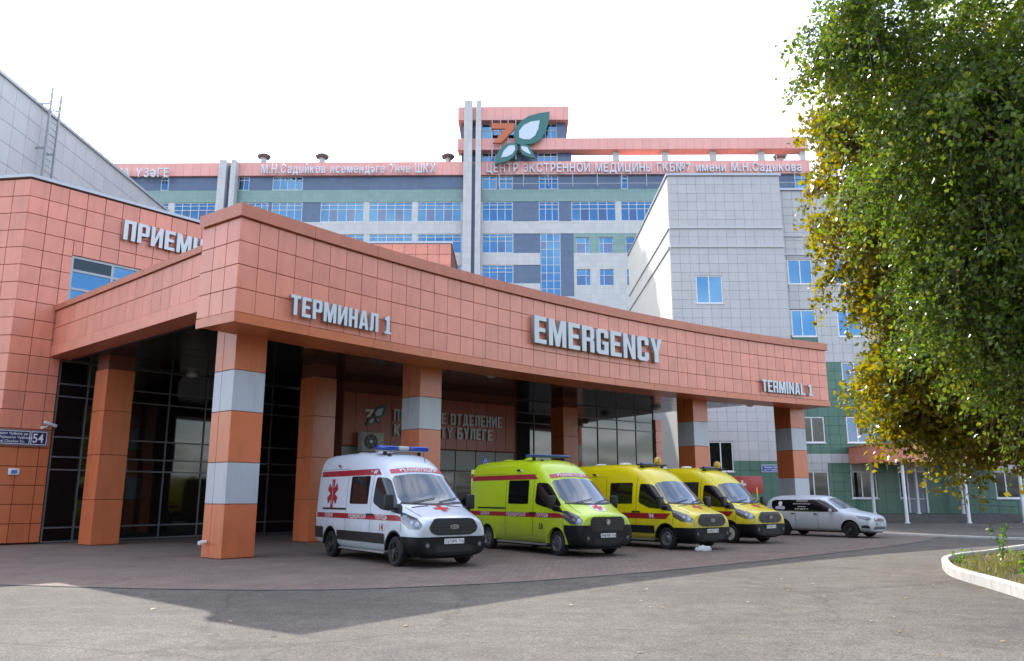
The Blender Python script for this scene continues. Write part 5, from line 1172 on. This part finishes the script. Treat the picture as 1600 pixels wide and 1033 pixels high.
# plates and boxes by the stair block
p = at_y(1208, 732, BY - .02); bp_ = empty('wall_plate', (p.x, BY - .02, p.z), 0, label='small blue street plate on the white block behind the striped columns', cat='sign')
xz_prism([(-.75, -.24), (.75, -.24), (.75, .24), (-.75, .24)], -.03, 0).build('plate', mat('plate_pale', (.45, .5, .6), .4), bp_); xz_prism([(-.70, -.19), (.70, -.19), (.70, .19), (-.70, .19)], -.036, -.031).build('name_field', mat('blue_enamel', (.03, .07, .30), .3), bp_)
for k, tx in enumerate(('Маршал Чуйков', 'ул. М. Чуйкова')): wall_text(tx, .14, -.6, .03 - k * .16, bp_, WHITEP)
p = at_z(1165, 776, 1.3); kb = empty('red_kiosk_sign', (p.x, 45.5, 0), R(5), label='red sign box with a white cross behind the yellow ambulances', cat='sign')
c_ = at_y(1165, 757, 45.5); kb.location = (c_.x, 45.5, 0)
o = MB().box(-1.0, 1.0, 0, .9, c_.z - .5, c_.z + .45).build('box', mat('sign_red', (.42, .05, .04), .4), kb); bev(o, .03, 2)
xz_prism([(x - .2, z + c_.z) for x, z in cross_pts(.22, .07)], -.02, -.004).build('white_cross', WHITEP, kb)
for x in (-.8, .8): MB().box(x - .04, x + .04, .4, .48, 0, c_.z - .5).build('post', STEEL, kb)
# litter: a crushed white bag
p = at_z(1099, 861); bm = bmesh.new(); bmesh.ops.create_icosphere(bm, subdivisions=3, radius=1)
for v in bm.verts:
    n_ = math.sin(v.co.x * 5.1 + 1) * math.sin(v.co.y * 6.3) * .25 + random.uniform(-.08, .08); v.co *= 1 + n_; v.co.x *= .24; v.co.y *= .14; v.co.z = max(v.co.z * .10, -.05) + .055
me = bpy.data.meshes.new('crumpled_bag'); bm.to_mesh(me); bm.free(); me.materials.append(mat('bag_white', (.7, .7, .72), .5))
put('crumpled_bag', me, None, (p.x, p.y, 0), (0, 0, .3), label='crumpled white plastic bag lying on the paving before the numbered yellow ambulance', cat='bag')
# ------------------------------------------------------------------ planting bed
kl = [at_z(1720, 968), at_z(1640, 949), at_z(1600, 937), at_z(1550, 921), at_z(1500, 906), at_z(1480, 897), at_z(1472, 886), at_z(1478, 881), at_z(1500, 876), at_z(1540, 871), at_z(1600, 861), at_z(1700, 846)]
kl = smooth_line([(p.x, p.y) for p in kl], 5); KW = .16; KH = .2
bed = kl + [Vector((26, 22.5)), Vector((24, 8))]
MB().add([(p.x, p.y, .09) for p in bed[::-1]], [tuple(range(len(bed)))]).build('planting_bed', mat('soil', (.06, .042, .028), .95, noise=.35, nscale=6, bump=.8, bscale=25), kind='structure')
kerb = empty('kerb', (0, 0, 0), kind='structure')
KM = mat('whitewashed_kerb', (.40, .39, .37), .8, noise=.12, nscale=4, dirt=.15, bump=.2, bscale=40)
cen = sum((Vector((p.x, p.y)) for p in kl), Vector((0, 0))) / len(kl)
i = 0
while i < len(kl) - 1:
    seg = kl[i:i + 4]; vs = []
    for j, p in enumerate(seg):
        gi = i + j; t = (kl[min(gi + 1, len(kl) - 1)] - kl[max(gi - 1, 0)]).normalized(); n = Vector((t.y, -t.x)); q = p
        sh = t * (.006 if j == 0 else (-.006 if j == len(seg) - 1 else 0))
        for w_, z in ((0, 0), (0, KH - .025), (.025, KH), (KW - .02, KH), (KW, KH - .02), (KW, 0)): pp = q + n * w_ + sh; vs.append((pp.x, pp.y, z))
    b = MB(); fs = [tuple(range(6)), tuple(range((len(seg) - 1) * 6, len(seg) * 6))[::-1]]
    for j in range(len(seg) - 1):
        for k in range(6): fs.append((j * 6 + k, (j + 1) * 6 + k, (j + 1) * 6 + (k + 1) % 6, j * 6 + (k + 1) % 6))
    b.add(vs, fs).build('kerb_stone', KM, kerb, True); i += 3
def leaf_mat(name, cols, trans=.5, gloss=.35):
    m = bpy.data.materials.new(name); m.use_nodes = True; t = m.node_tree; t.nodes.clear(); L = t.links.new
    g = nd(t, 'ShaderNodeNewGeometry'); r = nd(t, 'ShaderNodeValToRGB'); r.color_ramp.interpolation = 'LINEAR'
    while len(r.color_ramp.elements) < len(cols): r.color_ramp.elements.new(.5)
    for k, (pos, c) in enumerate(cols): r.color_ramp.elements[k].position = pos; r.color_ramp.elements[k].color = (*c, 1)
    L(g.outputs['Random Per Island'], r.inputs[0])
    p = nd(t, 'ShaderNodeBsdfPrincipled'); p.inputs['Roughness'].default_value = gloss; p.inputs['Specular IOR Level'].default_value = .4; L(r.outputs[0], p.inputs['Base Color'])
    tr = nd(t, 'ShaderNodeBsdfTranslucent'); hs = nd(t, 'ShaderNodeHueSaturation'); hs.inputs['Value'].default_value = 1.5; hs.inputs['Saturation'].default_value = 1.1; L(r.outputs[0], hs.inputs['Color']); L(hs.outputs[0], tr.inputs[0])
    mx = nd(t, 'ShaderNodeMixShader'); mx.inputs[0].default_value = trans; L(p.outputs[0], mx.inputs[1]); L(tr.outputs[0], mx.inputs[2]); o = nd(t, 'ShaderNodeOutputMaterial'); L(mx.outputs[0], o.inputs[0]); MATS[name] = m; return m
def leaves_mesh(name, pts, size, m, droop=.5, aspect=.72, jitter=.35):
    """folded diamond leaves (two quads each) at numpy points"""
    n = len(pts); d = rng.normal(size=(n, 3)); d[:, 2] -= droop; d /= np.linalg.norm(d, axis=1)[:, None]
    a = rng.normal(size=(n, 3)); s = np.cross(d, a); s /= np.linalg.norm(s, axis=1)[:, None] + 1e-9; nn = np.cross(d, s)
    L = size * (1 + jitter * rng.uniform(-1, 1, n))[:, None]; w = L * aspect * .5; f = L * .10
    base, tip = pts, pts + d * L; mid = pts + d * L * .42
    v = np.stack([base, mid + s * w + nn * f, tip, mid - s * w + nn * f], axis=1).reshape(-1, 3)
    i = np.arange(n) * 4; q = np.stack([i, i + 1, i + 2, i, i + 2, i + 3], axis=1).reshape(-1, 3)
    me = bpy.data.meshes.new(name); me.vertices.add(len(v)); me.vertices.foreach_set('co', v.ravel()); me.loops.add(q.size); me.loops.foreach_set('vertex_index', q.ravel().astype(np.int32))
    me.polygons.add(len(q)); me.polygons.foreach_set('loop_start', np.arange(0, q.size, 3, dtype=np.int32)); me.update(calc_edges=True); me.validate(); me.materials.append(m); return me
# grass and weeds in the bed
def in_poly(x, y, P):
    c = False; n = len(P)
    for i in range(n):
        a, b = P[i], P[i - 1]
        if (a[1] > y) != (b[1] > y) and x < (b[0] - a[0]) * (y - a[1]) / (b[1] - a[1]) + a[0]: c = not c
    return c
bp2 = [(p.x, p.y) for p in bed]; gv = []; gf = []
for _ in range(16000):
    x, y = random.uniform(8, 17), random.uniform(12, 22.5)
    if not in_poly(x - .22, y, bp2) or not in_poly(x - .22, y - .22, bp2) or not in_poly(x, y + .25, bp2): continue
    if math.sin(x * 1.7 + 1) * math.sin(y * 2.1) + random.uniform(-1, 1) < -.55: continue
    h = random.uniform(.05, .20); a = random.uniform(0, 6.28); w = random.uniform(.006, .014); lx, ly = random.gauss(0, .06), random.gauss(0, .06); k = len(gv)
    gv += [(x - w * math.cos(a), y - w * math.sin(a), .085), (x + w * math.cos(a), y + w * math.sin(a), .085), (x + lx, y + ly, .085 + h)]; gf.append((k, k + 1, k + 2))
gme = bpy.data.meshes.new('bed_grass'); gme.from_pydata(gv, [], gf); gme.materials.append(leaf_mat('grass_blade', [(0, (.10, .14, .02)), (.5, (.17, .19, .03)), (.8, (.26, .22, .06)), (1, (.30, .2, .09))], .45))
put('bed_grass', gme, None, (0, 0, 0), label='short yellowing grass and weeds growing in the kerbed planting bed', cat='grass', kind='stuff')
WEED = leaf_mat('weed_leaf', [(0, (.06, .15, .02)), (.6, (.12, .24, .03)), (1, (.2, .28, .04))], .5)
for k, (u, v, h, nst, lab) in enumerate(((1558, 880, .95, 4, 'tall leafy sapling sprouting in the kerbed planting bed'), (1490, 884, .28, 3, 'low leafy weed at the tip of the kerbed planting bed'), (1513, 878, .5, 1, 'thin bare stalk growing behind the kerb of the planting bed'), (1592, 905, .55, 4, 'bushy weed in the middle of the kerbed planting bed'))):
    p = at_z(u, v, .09); o = empty('weed_plant', (p.x + .15, p.y, .085), label=lab, cat='plant', group='weeds in the planting bed'); st_ = MB(); lp = []
    for s_ in range(nst):
        dx, dy = random.gauss(0, .13 * h * 2), random.gauss(0, .10); hh = h * random.uniform(.7, 1); q = [Vector((dx * t * t, dy * t * t, hh * t)) for t in (0, .33, .66, 1)]; st_.tube(q, .009, 5, r2=.003)
        for t in np.linspace(.2, 1, int((5 if 'bare' in lab else 16) * max(hh, .35) * 1.6)): i_ = Vector((dx * t * t, dy * t * t, hh * t)); lp.append(i_ + Vector((random.gauss(0, .05), random.gauss(0, .05), random.gauss(0, .02))))
    st_.build('stem', mat('weed_stem', (.12, .13, .05), .7), o); put('foliage', leaves_mesh('foliage', np.array(lp), .085 if 'bare' not in lab else .04, WEED, .1, .8), o, (0, 0, 0))
# fallen leaves and scraps on the asphalt
fp = []
while len(fp) < 120:
    x, y = random.uniform(-9, 12), random.uniform(6.5, 17)
    if not in_poly(x, y, bp2) and (x > 2 or random.random() < .6): fp.append((x, y, .010))
fl = leaves_mesh('fallen_leaves', np.array(fp), .075, leaf_mat('dry_leaf', [(0, (.30, .19, .06)), (.5, (.42, .36, .24)), (1, (.20, .12, .05))], .2, .6), 0, .7)
for v in fl.vertices: v.co.z = .012 + abs(v.co.z - .010) * .25
put('fallen_leaves', fl, None, (0, 0, 0), label='dry fallen leaves and scraps scattered over the sunlit asphalt', cat='leaves', kind='stuff')
# ------------------------------------------------------------------ trees
BARK = mat('bark', (.09, .075, .06), .9, noise=.3, nscale=8, bump=.8, bscale=20)
def tree(name, loc, height, crown_c, crown_r, nclump, nleaf, size, lm, label, group=None, trunk_r=.22, droop=.6, hang=1.0, low=.0, limb_n=22, lobes=()):
    o = empty(name, loc, label=label, cat='tree', group=group); C = Vector(crown_c); Rr = Vector(crown_r); t = MB()
    top = Vector((C.x * .7, C.y * .7, C.z + Rr.z * .75)); q = [Vector((0, 0, 0)), Vector((C.x * .1, C.y * .1, C.z * .4)), Vector((C.x * .4, C.y * .4, C.z * .85)), top]
    q = [Vector(p) for p in smooth_line(q, 4)]; t.tube(q, trunk_r, 10, r2=.04); pts = []; limbs = MB(); twg = MB(); cl = []
    for _ in range(nclump):
        while True:
            K, Q = C, Rr; pick = random.random()
            for lc, lr, fr_ in lobes:
                if pick < fr_: K, Q = Vector(lc), Vector(lr); break
                pick -= fr_
            d = Vector((random.gauss(0, 1), random.gauss(0, 1), random.gauss(0, 1))).normalized(); rr = random.uniform(.2, 1) ** .5
            p = Vector((d.x * Q.x * rr, d.y * Q.y * rr, d.z * Q.z * rr)); wob = .80 + .20 * math.sin(p.x * 1.5 + p.z * 1.2) * math.sin(p.y * 1.3 + p.z * .7 + 2)
            p = K + p * wob
            if p.z > low: break
        cl.append(p)
    for k, p in enumerate(cl):
        nt_ = 6 if nleaf > 70 else 4; per = max(4, int(random.gauss(nleaf, nleaf * .3) / nt_)); out_ = (p - C); out_.z *= .3; out_ = out_.normalized() if out_.length > .01 else Vector((1, 0, 0))
        for _t in range(nt_):      # leafy twigs that leave the limb end and droop
            d_ = (out_ * .5 + Vector((random.gauss(0, .8), random.gauss(0, .8), random.gauss(.1, .5)))).normalized(); l_ = random.uniform(.55, 1.15) * (1 if nleaf > 70 else 1.4); g_ = Vector((0, 0, -.75 * hang * l_))
            e_ = p + d_ * l_ + g_; m2 = p + d_ * l_ * .55 + g_ * .22
            tt = rng.uniform(.08, 1, per)[:, None]; P_, M_, E_ = np.array(p), np.array(m2), np.array(e_)
            pts.append((1 - tt) ** 2 * P_ + 2 * tt * (1 - tt) * M_ + tt ** 2 * E_ + np.clip(rng.normal(size=(per, 3)), -1.7, 1.7) * .085 * (1 if nleaf > 70 else 2.6))
            if nleaf > 70: twg.tube([p, p.lerp(m2, .5).lerp(m2.lerp(e_, .5), .5), e_], .009, 3, r2=.003)
        if k % max(1, nclump // (limb_n * 5)) == 0:
            zz_ = max(.5, min(p.z - .6, C.z + Rr.z * .5) - Vector((p.x, p.y, 0)).length * .35); base = min(q, key=lambda w_: abs(w_.z - zz_))
            m_ = base.lerp(p, .5) + Vector((random.gauss(0, .2), random.gauss(0, .2), .35)); big = k % max(1, nclump // limb_n) == 0
            limbs.tube([base, m_, p], .07 if big else .028, 6, r2=.008)
    t.build('trunk', BARK, o, True); limbs.build('limbs', BARK, o, True)
    if twg.v: twg.build('twigs', BARK, o, kind='stuff')
    put('crown', leaves_mesh('crown', np.concatenate(pts), size, lm, droop), o, (0, 0, 0)); return o
MAPLE = leaf_mat('maple_leaf', [(0, (.17, .155, .016)), (.35, (.26, .19, .018)), (.6, (.19, .18, .02)), (.85, (.125, .165, .02)), (1, (.32, .22, .025))], .5, .25)
POPLAR = leaf_mat('poplar_leaf', [(0, (.07, .115, .018)), (.5, (.105, .16, .022)), (.85, (.15, .205, .028)), (1, (.23, .21, .03))], .5, .25)
MIXED = leaf_mat('park_leaf', [(0, (.03, .07, .015)), (.6, (.06, .11, .02)), (1, (.1, .12, .025))], .4)
tree('maple_tree', (14.9, 20.2, 0), 17, (-.6, -.2, 8.6), (5.6, 5.0, 6.8), 1150, 130, .145, MAPLE, 'tree with yellow olive autumn leaves standing behind the green leaved tree', low=2.9,
     lobes=(((-4.45, -.8, 4.8), (2.2, 2.2, 1.5), .11), ((-3.2, -1.3, 3.8), (3.0, 2.5, 1.1), .13), ((-4.8, -.5, 9.6), (2.5, 2.4, 2.6), .10), ((-4.6, -.5, 7.2), (2.2, 2, 2), .07), ((-5.0, -.5, 11.9), (2.0, 2, 2.2), .08)))
tree('poplar_tree', (12.75, 14.6, 0), 18, (-.4, 0, 9.2), (5.3, 4.6, 7.4), 1150, 190, .10, POPLAR, 'tall dense green leaved tree overhanging the planting bed', low=3.0, hang=1.5,
     lobes=(((-5.2, .2, 11.2), (1.9, 1.8, 1.7), .05), ((-4.2, 0, 8.4), (1.9, 2, 2.6), .09), ((-3.8, .2, 5.6), (1.9, 1.8, 1.6), .05), ((-2.0, -.5, 4.2), (2.6, 2, 1.5), .08)))
# park trees across the road, seen in the glass
pk = tree('park_tree', (-46, -19, 0), 14, (0, 0, 8.0), (5.2, 5.2, 6.2), 300, 60, .36, MIXED, 'park tree across the road, end of the row opposite the left wall', 'park trees across the road', low=2)
spots = [('opposite the street name plate', -38, 1.1), ('opposite the left glass wall', -30, .95), ('between the left wall and the first column', -22.5, 1.1), ('opposite the first column', -15, 1.0), ('opposite the star emblem ambulance', -7.5, 1.15), ('opposite the lime ambulance', 0, .95), ('opposite the numbered ambulance', 7, 1.1), ('opposite the estate car', 14.5, 1.0), ('opposite the far canopy end', 22, 1.15), ('opposite the porch', 30, 1.0), ('opposite the ramp railing', 38, 1.1)]
for k, (nm, x, s_) in enumerate(spots):
    c = pk.copy(); COL.objects.link(c); c.location = (x, -19 - 4 * (k % 3), 0); c.scale = (s_, s_, s_ * (1 + .1 * (k % 2))); c.rotation_euler = (0, 0, k * 1.3); c['label'] = 'park tree across the road ' + nm
    for ch_ in pk.children: cc_ = ch_.copy(); COL.objects.link(cc_); cc_.parent = c
lw = MB().prism([(-70, -60), (70, -60), (70, -13), (-70, -13)], 0, .08).build('lawn', mat('lawn_green', (.06, .11, .025), .9, noise=.3, nscale=1.5), kind='structure')
